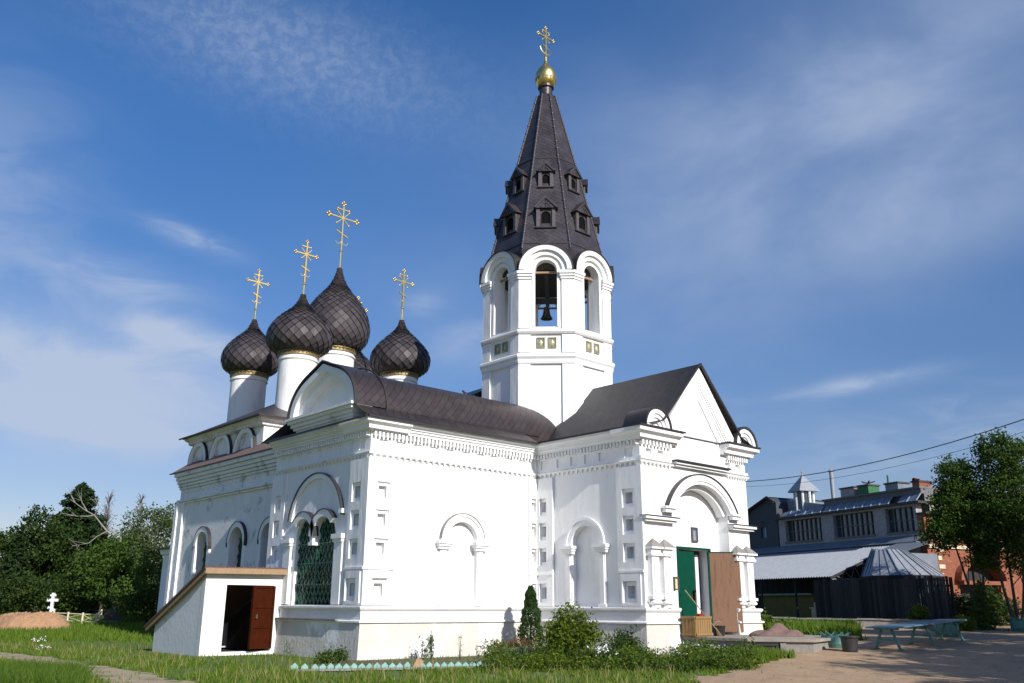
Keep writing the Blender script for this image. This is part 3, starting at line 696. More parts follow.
# apse behind the far end
ap_ = MB(); ap_.run([(9, 26.2), (4.4, 26.2), (2.55, 24.2), (2.55, 19.0)], [(.0, 0), (.01, 0), (.01, 4.3), (.16, 4.38), (.22, 4.62), (.0, 4.62)])
ap_.cube(2.7, 9, 19.1, 24.1, 0, 4.6); ap_o = ap_.build('apse_wall', M['white'], church)
q = MB(); q.add([(9.3, 26.5, 4.66), (4.2, 26.5, 4.66), (2.2, 24.3, 4.66), (2.15, 19.0, 4.66), (7, 19.1, 6.6)], [(0, 1, 4), (1, 2, 4), (2, 3, 4)])
q.run([(4.2, 26.45), (2.25, 24.25), (2.25, 19.1)], [(0, 4.62), (.1, 4.62), (.1, 4.68), (0, 4.68)]); q.build('apse_roof', M['seam'], ap_o)
q = MB(); q.tube([(2.5, 21.3, 2.5), (1.75, 21.3, 2.52)], .09, 8); q.build('vent_pipe', M['paint'], ap_o)

# ---------- drums, onion domes, crosses
ONION = [(.585, 0), (.70, .035), (.83, .12), (.93, .245), (.985, .40), (1.0, .55), (.985, .70), (.93, .88), (.84, 1.05), (.72, 1.22), (.585, 1.37), (.45, 1.505), (.33, 1.63), (.235, 1.75), (.165, 1.87), (.115, 1.98), (.075, 2.10), (.055, 2.22)]
def onion_fn(Rm, z0, hs):
    r = np.array([q[0] for q in ONION])*Rm; z = z0+np.array([q[1] for q in ONION])*Rm*hs
    s = np.concatenate([[0], np.cumsum(np.hypot(np.diff(r), np.diff(z)))])
    return (lambda t: (float(np.interp(t, s, r)), float(np.interp(t, s, z)))), s[-1]
def onion(cx, cy, Rm, z0, hs, parent, ncol=23):
    f, T = onion_fn(Rm, z0, hs)
    mb = MB(); mb.lathe(cx, cy, [(f(T*i/60)[0]*.985, f(T*i/60)[1]) for i in range(61)], 40)
    rows = [0.0]; 
    while rows[-1] < T:
        r, z = f(rows[-1]); rows.append(rows[-1]+max(.04*Rm, .98*math.pi*r/ncol))
    P = []
    for k, t in enumerate(rows):
        r, z = f(min(t, T)); r2, z2 = f(min(t+.01, T)); nx, nz = (z2-z), -(r2-r); l = math.hypot(nx, nz) or 1
        P.append((r, z, nx/l, nz/l))
    th = 2*math.pi/ncol
    for k in range(len(rows)-2):
        for j in range(ncol):
            a = (j+.5*(k % 2))*th
            def q(row, ang, lift):
                r, z, nx, nz = P[row]; rr = r+nx*lift; return (cx+rr*math.cos(ang), cy+rr*math.sin(ang), z+nz*lift)
            jit = rnd.uniform(-.012, .016); tw_ = rnd.uniform(-.016, .016)
            sp = .455
            rows_ok = rows[k+2] <= T+.2
            mb.add([q(k, a, .060+jit), q(k+1, a+th*sp, .030+tw_), q(k+2, a, .006), q(k+1, a-th*sp, .030-tw_)], [(0, 1, 2, 3)], 1)
    mb.lathe(cx, cy, [(Rm*.585, z0-.02), (Rm*.60, z0+.02), (Rm*.60, z0+.03)], 30)
    o = mb.build('onion_dome', [M['domebase'], M['dome']], parent, fix=False); return o, f(T)[1]
def cross(cx, cy, zt, z0, z1, hw, parent, th=.075, crescent=False):
    """open-work gilded cross, arms along x"""
    mb = MB(); f = Fr((cx, cy, 0), (1, 0, 0), (0, -1, 0))
    mb.lathe(cx, cy, [(.05, zt-.1), (.05, z0-.05)], 10); mb.ball((cx, cy, z0), .085, 10)
    mb.box(f, -th/2, th/2, z0, z1, -th/2, th/2)
    zb = z0+(z1-z0)*.70
    mb.box(f, -hw, hw, zb-th/2, zb+th/2, -th/2+.002, th/2-.002)
    z2 = z0+(z1-z0)*.88
    def tref(u, z, s):
        for du, dz in ((s, 0), (-s, 0), (0, s), (0, -s)): mb.ball(f.p(u+du, z+dz, 0), s*.62, 6)
    t = hw*.13
    tref(-hw, zb, t); tref(hw, zb, t); tref(0, z1, t)
    mb.box(f, -hw*.38, hw*.38, z2-th*.4, z2+th*.4, -th*.4, th*.4)
    for s in (-1, 1): mb.ball(f.p(s*hw*.40, z2, 0), t*.6, 6)
    for sx in (-1, 1):                                               # rays and scroll work
        for sz in (-1, 1): mb.beam(f.p(0, zb, 0), f.p(sx*hw*.42, zb+sz*hw*.42, 0), th*.55, th*.55); mb.ball(f.p(sx*hw*.44, zb+sz*hw*.44, 0), t*.5, 6)
    zl = z0+(z1-z0)*.36
    mb.beam(f.p(-hw*.42, zl+hw*.16, 0), f.p(hw*.42, zl-hw*.16, 0), th*.8, th*.8)
    for sx in (-1, 1):
        for k in range(6):
            a0, a1 = R(200+k*26), R(226+k*26); r = hw*.20
            mb.beam(f.p(sx*hw*.24+r*math.cos(a0), zl-hw*.5+r*math.sin(a0), 0), f.p(sx*hw*.24+r*math.cos(a1), zl-hw*.5+r*math.sin(a1), 0), th*.45, th*.45)
    if crescent:
        pts = [f.p(hw*.75*math.cos(R(a)), z0+(z1-z0)*.34+hw*.75*math.sin(R(a)), 0) for a in range(190, 351, 16)]
        mb.tube(pts, [.012+.03*math.sin(math.pi*i/(len(pts)-1)) for i in range(len(pts))], 6)
    return mb.build('cross', M['gold'], parent)
def drum(cx, cy, r, zbot, z0, Rm, hs, zball, ztop, hw, ncol=21):
    d = MB(); zr = z0-.34
    d.lathe(cx, cy, [(r, zbot), (r*.985, zr-.16), (r*1.0, zr-.15), (r*1.05, zr-.10), (r*1.05, zr-.03), (r*1.0, zr-.02), (r*1.0, zr+.11)], 40)
    o = d.build('drum', M['white'], church, smooth=True)
    c = MB(); c.lathe(cx, cy, [(r*1.0, zr+.10), (r*1.07, zr+.12), (r*1.07, zr+.17), (r*1.03, zr+.19), (r*1.03, zr+.26), (r*1.09, zr+.28), (r*1.09, zr+.33), (r*.9, z0+.01)], 40)
    for i in range(34): a = 2*math.pi*i/34; c.ball((cx+r*1.05*math.cos(a), cy+r*1.05*math.sin(a), zr+.225), .035, 5)
    c.build('gilded_collar', M['gold2'], o)
    od, tip = onion(cx, cy, Rm, z0, hs, o, ncol)
    cross(cx, cy, tip, zball, ztop, hw, o)
HS = 3.15/(1.63*2.22)
drum(3.75, 12.80, .95, 10.2, 13.76, 1.63, HS, 17.50, 19.80, .60)
drum(3.84, 18.34, .95, 10.2, 13.76, 1.55, 3.15/(1.55*2.22), 17.50, 19.80, .60)
drum(9.86, 12.80, .95, 10.2, 13.76, 1.62, HS, 17.60, 19.80, .60)
drum(10.40, 18.34, .95, 10.2, 13.76, 1.55, 3.15/(1.55*2.22), 17.50, 19.75, .60)
drum(7.35, 15.55, 1.12, 10.6, 15.20, 1.86, 4.9/(1.86*2.22), 21.15, 24.05, .92, 24)

# ---------- bell tower
TX, TY = XC, 3.0
def octo(r, n=8): return [(TX+r/math.cos(math.pi/8)*math.cos(a), TY+r/math.cos(math.pi/8)*math.sin(a)) for a in [math.pi/8+math.pi/4*k for k in range(n)]]
TR = 2.90; HWF = TR*math.tan(math.pi/8)
def face(k, r=TR):
    a = math.pi/4*k; n = Vector((math.cos(a), math.sin(a), 0)); u = Vector((-n.y, n.x, 0)); return Fr((TX+n.x*r, TY+n.y*r, 0), u, n)
tw = MB()
tw.run(octo(TR), [(-.55, 6.5), (0, 6.5), (0, 13.60), (-.55, 13.60)], True)
for k in range(8):
    fr = face(k)
    for s in (-1, 1):
        a, b = (.70, HWF+.034) if s > 0 else (-HWF-.034, -.70)
        tw.box(fr, a, b, 6.6, 12.0, .002, .08); tw.box(fr, a, b, 12.5, 13.32, .002, .08)
        tw.box(fr, a-.0, b, 13.62, 15.94, .002, .08)
    # belfry wall panel with its arched opening, up to the rounded gable
    op = [(-.50, 13.601), (.50, 13.601)]+arcpts(0, 16.38, .50, 0, 180, 16)
    out = [(-HWF, 13.60), (HWF, 13.60), (HWF, 16.60)]+arcpts(0, 16.38, 1.18, 8, 172, 20)+[(-HWF, 16.60)]
    op = [(-.50, 13.70), (.50, 13.70)]+arcpts(0, 16.38, .50, 0, 180, 16)
    tw.plate(fr, out, [op], -.62, 0)
    # stepped back jamb of the opening
    tw.band(fr, [(-.62, 13.70)]+[(q[0], q[1]) for q in arcpts(0, 16.38, .62, 180, 0, 16)]+[(.62, 13.70)], [(-.50, 13.70)]+[(q[0], q[1]) for q in arcpts(0, 16.38, .50, 180, 0, 16)]+[(.50, 13.70)], .0, .05)
tw.run(octo(TR), [(-2.6, 13.0), (-.5, 13.0), (-.5, 13.2), (-2.6, 13.2)], True)
tw_o = tw.build('bell_tower', M['white'], church)
tb = MB()
for z0, pr_ in ((11.98, [(.0, 0), (.10, 0), (.13, .10), (.13, .20), (.20, .30), (.20, .40), (.13, .46), (.0, .48)]), (13.34, [(.0, 0), (.12, .02), (.18, .10), (.18, .17), (.10, .23), (.0, .24)])):
    tb.run(octo(TR), [(d, z0+z) for d, z in pr_], True)
for k in range(8):
    fr = face(k)
    for s in (-1, 1):
        a, b = (.66, HWF+.075) if s > 0 else (-HWF-.075, -.66)
        tb.box(fr, a, b, 15.94, 16.06, .002, .13); tb.box(fr, a-.04 if s > 0 else a-.02, b+.02 if s > 0 else b+.04, 16.06, 16.18, .002, .18); tb.box(fr, a-.06 if s > 0 else a-.04, b+.04 if s > 0 else b+.06, 16.18, 16.32, .002, .23)
tb.build('tower_moulding', M['white2'], tw_o)
for k in range(8):
    fr = face(k); a = MB()
    a.arc(fr, 0, 16.36, .96, 1.22, .0, .24, 0, 180, 24); a.arc(fr, 0, 16.36, .74, .97, .0, .12, 0, 180, 24)
    ao = a.build('arch_moulding', M['white2'], tw_o)
    q = MB(); q.arc(fr, 0, 16.34, 1.22, 1.26, -.5, .29, 0, 180, 24); q.build('flashing', M['seam'], ao)
    for u in (-.24, .27):
        t = MB(); t.band(fr, rect(u-.18, u+.18, 12.70, 13.19)+[(u-.18, 12.70)], rect(u-.14, u+.14, 12.75, 13.14)+[(u-.14, 12.75)], .0, .045)
        t.box(fr, u-.14, u+.14, 12.75, 13.14, .0, .02); c = fr.p(u, 12.945, .02); t.add([fr.p(u, 12.80, .022), fr.p(u+.09, 12.945, .022), fr.p(u, 13.09, .022), fr.p(u-.09, 12.945, .022), fr.p(u, 12.945, .05)], [(0, 1, 4), (1, 2, 4), (2, 3, 4), (3, 0, 4)], 1)
        t.build('tile_panel', [M['tile'], M['tile2']], tw_o)
for k in range(8): bm_ = MB(); bm_.box(face(k), -.52, .52, 16.36, 16.44, -.40, -.30); bm_.build('tie_beam', M['wood'], tw_o)
ib = MB(); v = Vector((1, 1, 0)).normalized(); a = Vector((TX, TY, 15.05))
ib.beam(Vector((a.x, a.y, 16.5))+v*2.3, Vector((a.x, a.y, 16.5))-v*2.3, .2, .2); ib.build('bell_beam', M['fence'], tw_o)
cl = MB(); cl.run(octo(TR), [(-2.85, 16.9), (-.5, 16.9), (-.5, 17.0), (-2.85, 17.0)], True); cl.build('belfry_ceiling', M['fence'], tw_o)

# tent roof
tn = MB()
def TA(z): return 2.44-.234*(z-18.6)
tn.run(octo(0.001), [(2.50, 16.6), (TA(17.5)-.06, 17.2), (TA(17.5), 17.5), (TA(18.6), 18.6), (TA(27.05), 27.05), (TA(27.05)-.05, 27.05), (2.30, 18.5), (2.4, 16.6)], True)
tn.lathe(TX, TY, [(.36, 26.95), (.40, 27.05), (.35, 27.12), (.33, 27.55), (.42, 27.60), (.42, 27.70), (.3, 27.74)], 20)
tn_o = tn.build('tent_roof', M['tent'], church)
sm = MB()
for k in range(8):
    a = math.pi/8+math.pi/4*k; cs = 1/math.cos(math.pi/8)
    pts = [(TX+TA(z)*cs*math.cos(a), TY+TA(z)*cs*math.sin(a), z) for z in np.linspace(17.55, 27.05, 22)]
    sm.tube(pts, .05, 6)
    for q in pts[1:-1]: sm.ball((q[0], q[1], q[2]), .075, 5)
for z in (17.85, 22.85):
    sm.run(octo(0.001), [(TA(z)-.01, z-.03), (TA(z)+.035, z-.03), (TA(z)+.03, z+.03), (TA(z)-.02, z+.03)], True)
sm.build('roof_seam', M['seam'], tn_o)
def dormer(k, z0, w, h):
    a = math.pi/4*k; n = Vector((math.cos(a), math.sin(a), 0)); u = Vector((-n.y, n.x, 0)); rr = TA(z0)+.0
    fr = Fr((TX+n.x*rr, TY+n.y*rr, 0), u, n); d = MB()
    ow = w*.24; wl = [(-ow, z0+.06), (ow, z0+.06)]+arcpts(0, z0+h*.62, ow, 0, 180, 10)
    d.plate(fr, rect(-w/2, w/2, z0, z0+h), [wl], -.75, 0)
    d.box(fr, -w/2-.05, w/2+.05, z0-.05, z0, -.2, .10)
    for s in (-1, 1): d.box(fr, s*w*.40-.08, s*w*.40+.08, z0, z0+h, 0, .07, 2)  # pillars coloured paler, as if catching the front light
    ht = h*.64
    rf = [fr.p(-w/2-.11, z0+h-.02, .16), fr.p(w/2+.11, z0+h-.02, .16), fr.p(0, z0+h+ht, .16), fr.p(-w/2-.11, z0+h-.02, -1.0), fr.p(w/2+.11, z0+h-.02, -1.0), fr.p(0, z0+h+ht, -1.0)]
    d.add(rf, [(0, 1, 2), (0, 2, 5, 3), (1, 4, 5, 2), (0, 3, 4, 1)])
    d.band(fr, [(-w/2-.13, z0+h-.04), (0, z0+h+ht+.02), (w/2+.13, z0+h-.04)], [(-w/2-.02, z0+h-.02), (0, z0+h+ht-.16), (w/2+.02, z0+h-.02)], .16, .21)
    d.beam(fr.p(0, z0+h+.02, .17), fr.p(0, z0+h+ht*.8, .17), .04, .03); d.beam(fr.p(-w*.25, z0+h+.02, .17), fr.p(0, z0+h+ht*.4, .17), .04, .03); d.beam(fr.p(w*.25, z0+h+.02, .17), fr.p(0, z0+h+ht*.4, .17), .04, .03)
    d.plate(fr, wl, [], -.10, -.05, 1); o = d.build('dormer', [M['tent'], M['black'], M['jamb']], tn_o)  # near-black panel stands for the shade in the dormer opening
for k in range(8):
    dormer(k, 18.72, .92, .96); dormer(k, 21.06, .70, .80)
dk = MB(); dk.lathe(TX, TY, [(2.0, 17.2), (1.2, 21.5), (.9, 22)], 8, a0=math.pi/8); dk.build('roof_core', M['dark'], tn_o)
fb = MB(); fb.lathe(TX, TY, [(.30, 27.72), (.44, 27.80), (.53, 28.00), (.555, 28.26), (.52, 28.50), (.41, 28.72), (.24, 28.92), (.12, 29.10), (.07, 29.30), (.05, 29.5)], 24)
fb.build('gilded_ball', M['gold'], tn_o, smooth=True)
fz = MB()
for i in range(14):
    a = 2*math.pi*i/14; b0, b1 = a-.2, a+.2; P_ = lambda an, r, z: (TX+r*math.cos(an), TY+r*math.sin(an), z)
    fz.add([P_(b0, .57, 28.14), P_(b1, .57, 28.14), P_(a, .545, 27.92)], [(0, 1, 2)])
fz.build('ball_fringe', M['gold2'], tn_o)
cross(TX, TY, 29.3, 29.45, 31.30, .55, tn_o, .07, True)
# the bell hangs in the belfry
bl = MB(); bc = Vector((TX, TY, 0))+Vector((-1, -1, 0))*1.15
bl.lathe(bc.x, bc.y, [(.02, 15.06), (.10, 15.04), (.14, 14.96), (.155, 14.8), (.185, 14.65), (.26, 14.52), (.285, 14.47), (.26, 14.46), (.17, 14.65), (.07, 14.85)], 24)
bl.tube([(bc.x, bc.y, 15.04), (bc.x, bc.y, 15.3)], .04, 8); bl.ball((bc.x, bc.y, 14.45), .06, 8)
bo = bl.build('church_bell', M['bell'], None, smooth=True); tag(bo, 'dark bronze bell hanging in the front arch of the bell tower', 'bell')
bb = MB(); bb.beam((bc.x-.95, bc.y+.95, 15.34), (bc.x+.95, bc.y-.95, 15.34), .18, .24); bb.build('bell_yoke', M['fence'], tw_o)

# ================================================================== FOLIAGE HELPERS
rng = np.random.default_rng(11)
LM = {}
LM['grass'] = leafmat('grass_blades', (.080, .150, .014), (.140, .205, .022), .3)
LM['dry'] = leafmat('dry_stalk', (.22, .19, .07), (.34, .29, .13), .2)
LM['tall'] = leafmat('tall_grass_blades', (.060, .130, .014), (.12, .185, .022), .3)
LM['rowan'] = leafmat('rowan_leaves', (.018, .050, .008), (.085, .150, .024), .36)
LM['lime'] = leafmat('bright_leaves', (.075, .135, .018), (.15, .20, .030), .35)
LM['bush'] = leafmat('shrub_leaves', (.040, .085, .008), (.17, .22, .022), .35)
LM['spruce'] = leafmat('spruce_needles', (.010, .026, .008), (.032, .062, .016), .15)
LM['thuja'] = leafmat('thuja_scales', (.020, .050, .012), (.042, .080, .018), .12)
LM['dark'] = leafmat('dark_leaves', (.014, .034, .007), (.060, .100, .018), .28)
LM['mid'] = leafmat('mid_green_leaves', (.032, .072, .010), (.085, .140, .022), .3)
LM['birch'] = leafmat('birch_leaves', (.055, .090, .022), (.10, .135, .04), .3)
LM['rust'] = leafmat('red_brown_leaves', (.10, .055, .022), (.16, .085, .03), .25)
LM['white'] = leafmat('white_petals', (.72, .72, .68), (.82, .82, .80), .2)
LM['iris'] = leafmat('sword_leaves', (.07, .12, .05), (.12, .17, .08), .25)

def leaf_arrays(P, size, flat=.0, aspect=.6, rs=rng):
    """one quad per point, random turn; returns verts (4n,3)"""
    n = len(P); a = rs.normal(size=(n, 3)); a[:, 2] *= (1-flat); a /= np.linalg.norm(a, axis=1, keepdims=True)+1e-9
    b = rs.normal(size=(n, 3)); b -= a*(a*b).sum(1, keepdims=True); b /= np.linalg.norm(b, axis=1, keepdims=True)+1e-9
    s = size*rs.uniform(.65, 1.35, (n, 1)); L = a*s*.5; Wd = b*s*.5*aspect
    V = np.empty((n, 4, 3)); V[:, 0] = P-L; V[:, 1] = P+Wd; V[:, 2] = P+L; V[:, 3] = P-Wd
    return V.reshape(-1, 3)
def mesh_np(name, V, k, m, parent=None, off=None):
    """mesh of k-gons from consecutive verts"""
    me = bpy.data.meshes.new(name); n = len(V)//k
    if parent is not None:
        o_ = Vector((0, 0, 0)); q = parent
        while q is not None: o_ += q.location; q = q.parent
        V = V-np.array(o_)
    me.vertices.add(len(V)); me.vertices.foreach_set('co', V.astype(np.float32).ravel())
    me.loops.add(len(V)); me.loops.foreach_set('vertex_index', np.arange(len(V), dtype=np.int32))
    me.polygons.add(n); me.polygons.foreach_set('loop_start', np.arange(0, n*k, k, dtype=np.int32))
    me.update(calc_edges=True); me.materials.append(m)
    o = bpy.data.objects.new(name, me); COL.objects.link(o)
    if parent is not None: o.parent = parent
    return o
def clumps(blobs, nclump, per, sig, shell=.55):
    """leaf points in clumps spread through ellipsoids [(x,y,z,rx,ry,rz)]"""
    vol = np.array([b[3]*b[4]*b[5] for b in blobs]); vol = vol/vol.sum(); cs = []
    for b, v in zip(blobs, vol):
        k = max(2, int(round(nclump*v))); d = rng.normal(size=(k, 3)); d /= np.linalg.norm(d, axis=1, keepdims=True)
        r = rng.uniform(shell**3, 1, (k, 1))**(1/3)*rng.uniform(.82, 1.08, (k, 1)); cs.append(np.array(b[:3])+d*r*np.array(b[3:]))
    cs = np.concatenate(cs); w = rng.uniform(.5, 1.5, len(cs))
    pts = [c+rng.normal(size=(int(per*q), 3))*np.array([sig, sig, sig*.7])*q**.5 for c, q in zip(cs, w)]
    return cs, np.concatenate(pts)
def tree(name, label, cat, base, blobs, nclump, per, sig, size, lm, trunk=(.18, 3.0), stems=1, group=None, bark='bark', shell=.5, limbs=22, lean=(0, 0), flat=0.2):
    root = thing(name, label, cat, base, group); b = Vector(base)
    B = [(b.x+q[0], b.y+q[1], b.z+q[2], q[3], q[4], q[5]) for q in blobs]
    cs, P = clumps(B, nclump, per, sig, shell)
    mesh_np('crown', leaf_arrays(P, size, flat), 4, LM[lm], root)
    t = MB(); r, h = trunk
    tops = []
    for s in range(stems):
        a = 2*math.pi*s/stems+.4; e = Vector((math.cos(a), math.sin(a), 0))*(0 if stems == 1 else .45)
        top = b+Vector((lean[0], lean[1], h))+e*1.6
        mid = b+Vector((lean[0]*.4, lean[1]*.4, h*.5))+e*.9+Vector((rnd.uniform(-.1, .1), rnd.uniform(-.1, .1), 0))
        t.tube([b+e*.25+Vector((0, 0, -.3)), mid, top, top+Vector((rnd.uniform(-.2, .2), rnd.uniform(-.2, .2), h*.45))], [r, r*.75, r*.5, r*.12], 8); tops += [mid, top]
    for i in rng.choice(len(cs), min(limbs, len(cs)), replace=False):
        c = Vector(cs[i]); o = min(tops, key=lambda q: (q-c).length if q.z < c.z+.4 else 99)
        m_ = o.lerp(c, .5)+Vector((0, 0, .12*(c-o).length)); t.tube([o, m_, c], [r*.32, r*.2, r*.06], 5)
    t.build('trunk', M[bark], root, smooth=True); return root
def conifer(name, label, base, h, rad, lm, nb=150, needles=60, size=.16, group=None, cat='tree', start=.06, droop=.35):
    root = thing(name, label, cat, base, group); b = Vector(base); P = []; t = MB()
    t.tube([b+Vector((0, 0, -.2)), b+Vector((.03, .02, h*.5)), b+Vector((0, 0, h))], [h*.016+.02, h*.010+.01, .01], 8)
    for i in range(nb):
        f = start+(1-start)*(i+rnd.random())/nb; z = h*f; L = rad*(1-f)**(.85 if rad < 5 else .72)*rnd.uniform(.6, 1.12)+.05; a = i*2.39996+rnd.uniform(-.3, .3)
        e = Vector((math.cos(a), math.sin(a), 0)); up_ = .25 if f > .8 else -droop*rnd.uniform(.3, 1.1)
        p0 = b+Vector((0, 0, z)); p1 = p0+e*L*.6+Vector((0, 0, up_*L*.55)); p2 = p0+e*L+Vector((0, 0, up_*L*.62))
        if L > .25 and i % 2 == 0: t.tube([p0, p1, p2], [.012+L*.008, .008, .004], 4)
        k = max(6, int(needles*(L/rad))); s = rng.uniform(.08, 1, (k, 1))**.8
        q = np.array(p0)+(np.array(p1)-np.array(p0))*np.minimum(s/.6, 1)+(np.array(p2)-np.array(p1))*np.maximum((s-.6)/.4, 0)
        side = np.array((-e.y, e.x, 0)); q = q+side*rng.normal(size=(k, 1))*L*.16*(1.15-s)+rng.normal(size=(k, 3))*np.array([.05, .05, .035])*(L/1.2+.2); q[:, 2] -= np.abs(rng.normal(size=k))*L*.05
        P.append(q)
    mesh_np('crown', leaf_arrays(np.concatenate(P), size, .2, .45), 4, LM[lm], root)
    t.build('trunk', M['bark'], root); return root

# ================================================================== BASEMENT ENTRANCE (lean-to)
SY = 5.35
sh = thing('basement_entrance', 'small white lean-to entrance with a sloping brown roof at the left side of the church', 'outbuilding', (-1.6, SY+2, 0))
fSh = Fr((-3.12, SY, 0), (1, 0, 0), (0, -1, 0)); SW_ = 3.10
w = MB(); w.plate(fSh, rect(0, SW_, -.4, 2.86), [rect(.80, 2.66, .12, 2.42)], -.30, 0)
fSs = Fr((-3.12, SY, 0), (0, 1, 0), (-1, 0, 0))
w.plate(fSs, [(.302, -.4), (4.25, -.4), (4.25, .98), (.302, 2.80)], [], -.28, -.004)
w.plate(Fr((-.02, SY, 0), (0, 1, 0), (-1, 0, 0)), [(.31, -.4), (4.25, -.4), (4.25, .98), (.31, 2.80)], [], -.02, .25)
w.cube(-3.1, -.3, SY+4.0, SY+4.24, -.4, 1.0)
w.build('wall', mat('old_whitewash', (.80, .80, .78), (.70, .70, .67), .9, .9, .18, 6, c3=(.45, .46, .45), s3=1.1, t3=(.60, .74), ), sh)
f_ = MB(); f_.cube(-2.83, -.30, SY+.02, SY+3.9, .02, .10); f_.build('floor', M['dark'], sh)  # floor coloured near black for the shade inside the doorway
f_ = MB(); f_.add([(-2.81, SY+.31, .1), (-2.81, SY+3.9, .1), (-2.81, SY+3.9, 1.1), (-2.81, SY+.31, 2.72)], [(0, 1, 2, 3)]); f_.build('shade_lining', M['dark'], sh); f_ = MB(); f_.add([(-.31, SY+.31, .1), (-.31, SY+3.9, .1), (-.31, SY+3.9, 1.1), (-.31, SY+.31, 2.72)], [(0, 1, 2, 3)]); f_.build('shade_lining', M['dark'], sh)  # dark sheets over the side walls: doorway shade put into the colour
rf = MB()
A_ = [(-3.34, SY-.30, 3.02), (.0-.02, SY-.30, 3.06), (-.02, SY+4.75, 1.0), (-3.34, SY+4.75, .92)]
rf.add([*A_, *[(x, y, z-.07) for x, y, z in A_]], [(0, 1, 2, 3), (7, 6, 5, 4), (0, 4, 5, 1), (1, 5, 6, 2), (2, 6, 7, 3), (3, 7, 4, 0)])
for i in range(13): x = -3.28+i*.27; rf.beam((x, SY-.30, 3.045+.012*i/13), (x, SY+4.75, .95+.07*i/13), .05, .05)
ro = rf.build('roof', M['rust2'] if 'rust2' in M else mat('rusty_brown_roof', (.13, .06, .04), (.09, .05, .04), 3, .7, .2, 9), sh)
b = MB(); b.beam((-3.30, SY-.27, 2.88), (-.02, SY-.27, 2.92), .06, .20); b.build('fascia_board', M['wood'], sh)
b = MB(); b.beam((-3.27, SY-.2, 2.87), (-3.27, SY+4.7, .83), .06, .20); b.build('fascia_board', M['wood'], sh)
dl = MB(); hx = Vector((-.44, SY-.03, 0)); ux = Vector((-.90, -.16, 0)).normalized(); fd = Fr(hx, ux, Vector((ux.y, -ux.x, 0)))
dl.box(fd, 0, .96, .20, 2.40, -.02, .02)
for z in (.20, .92, 1.62, 2.32): dl.box(fd, 0, .96, z, z+.08, .02, .05)
for u in (0, .88): dl.box(fd, u, u+.08, .2, 2.4, .021, .052)
for z in (.20, .92, 1.62, 2.32): dl.box(fd, 0, .96, z, z+.08, -.05, -.02)
for u in (0, .88): dl.box(fd, u, u+.08, .2, 2.4, -.052, -.021)
do = dl.build('door', M['rust'], sh); do['label'] = 'rusty iron door standing open'
h = MB(); h.box(fd, .74, .80, 1.25, 1.40, -.09, .09); h.build('handle', M['bark'], do)

# ================================================================== PORCH TERRACE AND WHAT STANDS ON IT
tp = [(9.80, -S-.22), (9.88, -8.2), (11.2, -9.85), (14.9, -8.8), (16.6, -5.2), (14.9, -4.9)]
tc = MB(); sc_ = lambda q, z: [(x, y, z) for x, y in q]; n = len(tp)
tc.add(sc_(tp, -.2)+sc_(tp, .66), [tuple(range(n))[::-1], tuple(range(n, 2*n))]+[(i, (i+1) % n, n+(i+1) % n, n+i) for i in range(n)])
te = thing('stone_terrace', 'low grey stone terrace with a lighter slab edge in front of the church door', 'terrace', (13, -7.2, 0))
tc.build('base', M['concrete'], te)
tq = [(9.70, -S-.222), (9.79, -8.25), (11.17, -9.97), (14.96, -8.9), (16.7, -5.15), (14.9, -4.9)]
tc = MB(); tc.add(sc_(tq, .662)+sc_(tq, .755), [tuple(range(n))[::-1], tuple(range(n, 2*n))]+[(i, (i+1) % n, n+(i+1) % n, n+i) for i in range(n)])
tc.build('slab', M['slab'], te)
d1 = Vector((1.4, -1.65, 0)).normalized(); n1 = Vector((-.76, -.65, 0)).normalized(); fT = Fr((10.0, -8.40, 0), d1, n1)
q = MB(); q.band(fT, [(-.05, .05), (-.05, .60), (.78, .60), (.78, .05)], [(.02, .05), (.02, .54), (.68, .54), (.68, .05)], -.05, .10); q.box(fT, .02, .68, .05, .54, -.03, .03)
o = q.build('hatch', M['seam'], te)
q = MB(); q.box(fT, .80, .98, -.1, .62, -.05, .16); q.build('stone_post', M['concrete'], te)

cr = thing('wooden_crate', 'weathered yellow plank crate planter standing left of the green church door', 'crate', (10.45, -S-.75, .757))
bx, by = 9.92, -S-1.02
for k, (o_, u_, n_, L_) in enumerate((((9.62, -S-.90, 0), (1, 0, 0), (0, -1, 0), .92), ((9.62, -S-.90, 0), (0, 1, 0), (-1, 0, 0), .58), ((10.54, -S-.90, 0), (0, 1, 0), (1, 0, 0), .58), ((9.62, -S-.32, 0), (1, 0, 0), (0, 1, 0), .92))):
    fr = Fr(o_, u_, n_); q = MB(); m_ = 7 if L_ > .8 else 4
    for i in range(m_): q.box(fr, i*L_/m_+.008, (i+1)*L_/m_-.008, .76, 1.42-.02*rnd.random(), -.02, .01)
    q.box(fr, 0, L_, 1.36, 1.44, .011, .04); q.box(fr, 0, L_, .80, .88, .011, .04)
    q.build('side_panel', M['crate'] if 'crate' in M else M.setdefault('crate', mat('yellow_planks', (.33, .20, .07), (.22, .13, .05), 4, .8, .3, 12, stretch=(6, 6, .7))), cr)
q = MB(); q.cube(9.65, 10.51, -S-.88, -S-.34, 1.30, 1.36); q.build('soil', M['bark'], cr)
q = MB(); q.lathe(10.3, -S-.62, [(.02, 1.365), (.13, 1.365), (.16, 1.52), (.13, 1.53), (.02, 1.5)], 14); o = q.build('flower_pot', mat('red_plastic', (.30, .06, .04), (.24, .05, .035), 5, .5), None, True); tag(o, 'small red plastic pot lying on top of the plank crate', 'pot')
q = MB(); q.cube(9.75, 10.08, -S-.75, -S-.5, 1.362, 1.43); o = q.build('metal_tray', M['concrete'], None); tag(o, 'shallow grey metal tray on the plank crate', 'tray')
q = MB(); q.lathe(11.35, -S-.62, [(.02, .757), (.19, .757), (.25, 1.10), (.26, 1.11), (.24, 1.10), (.18, .80), (.02, .79)], 18)
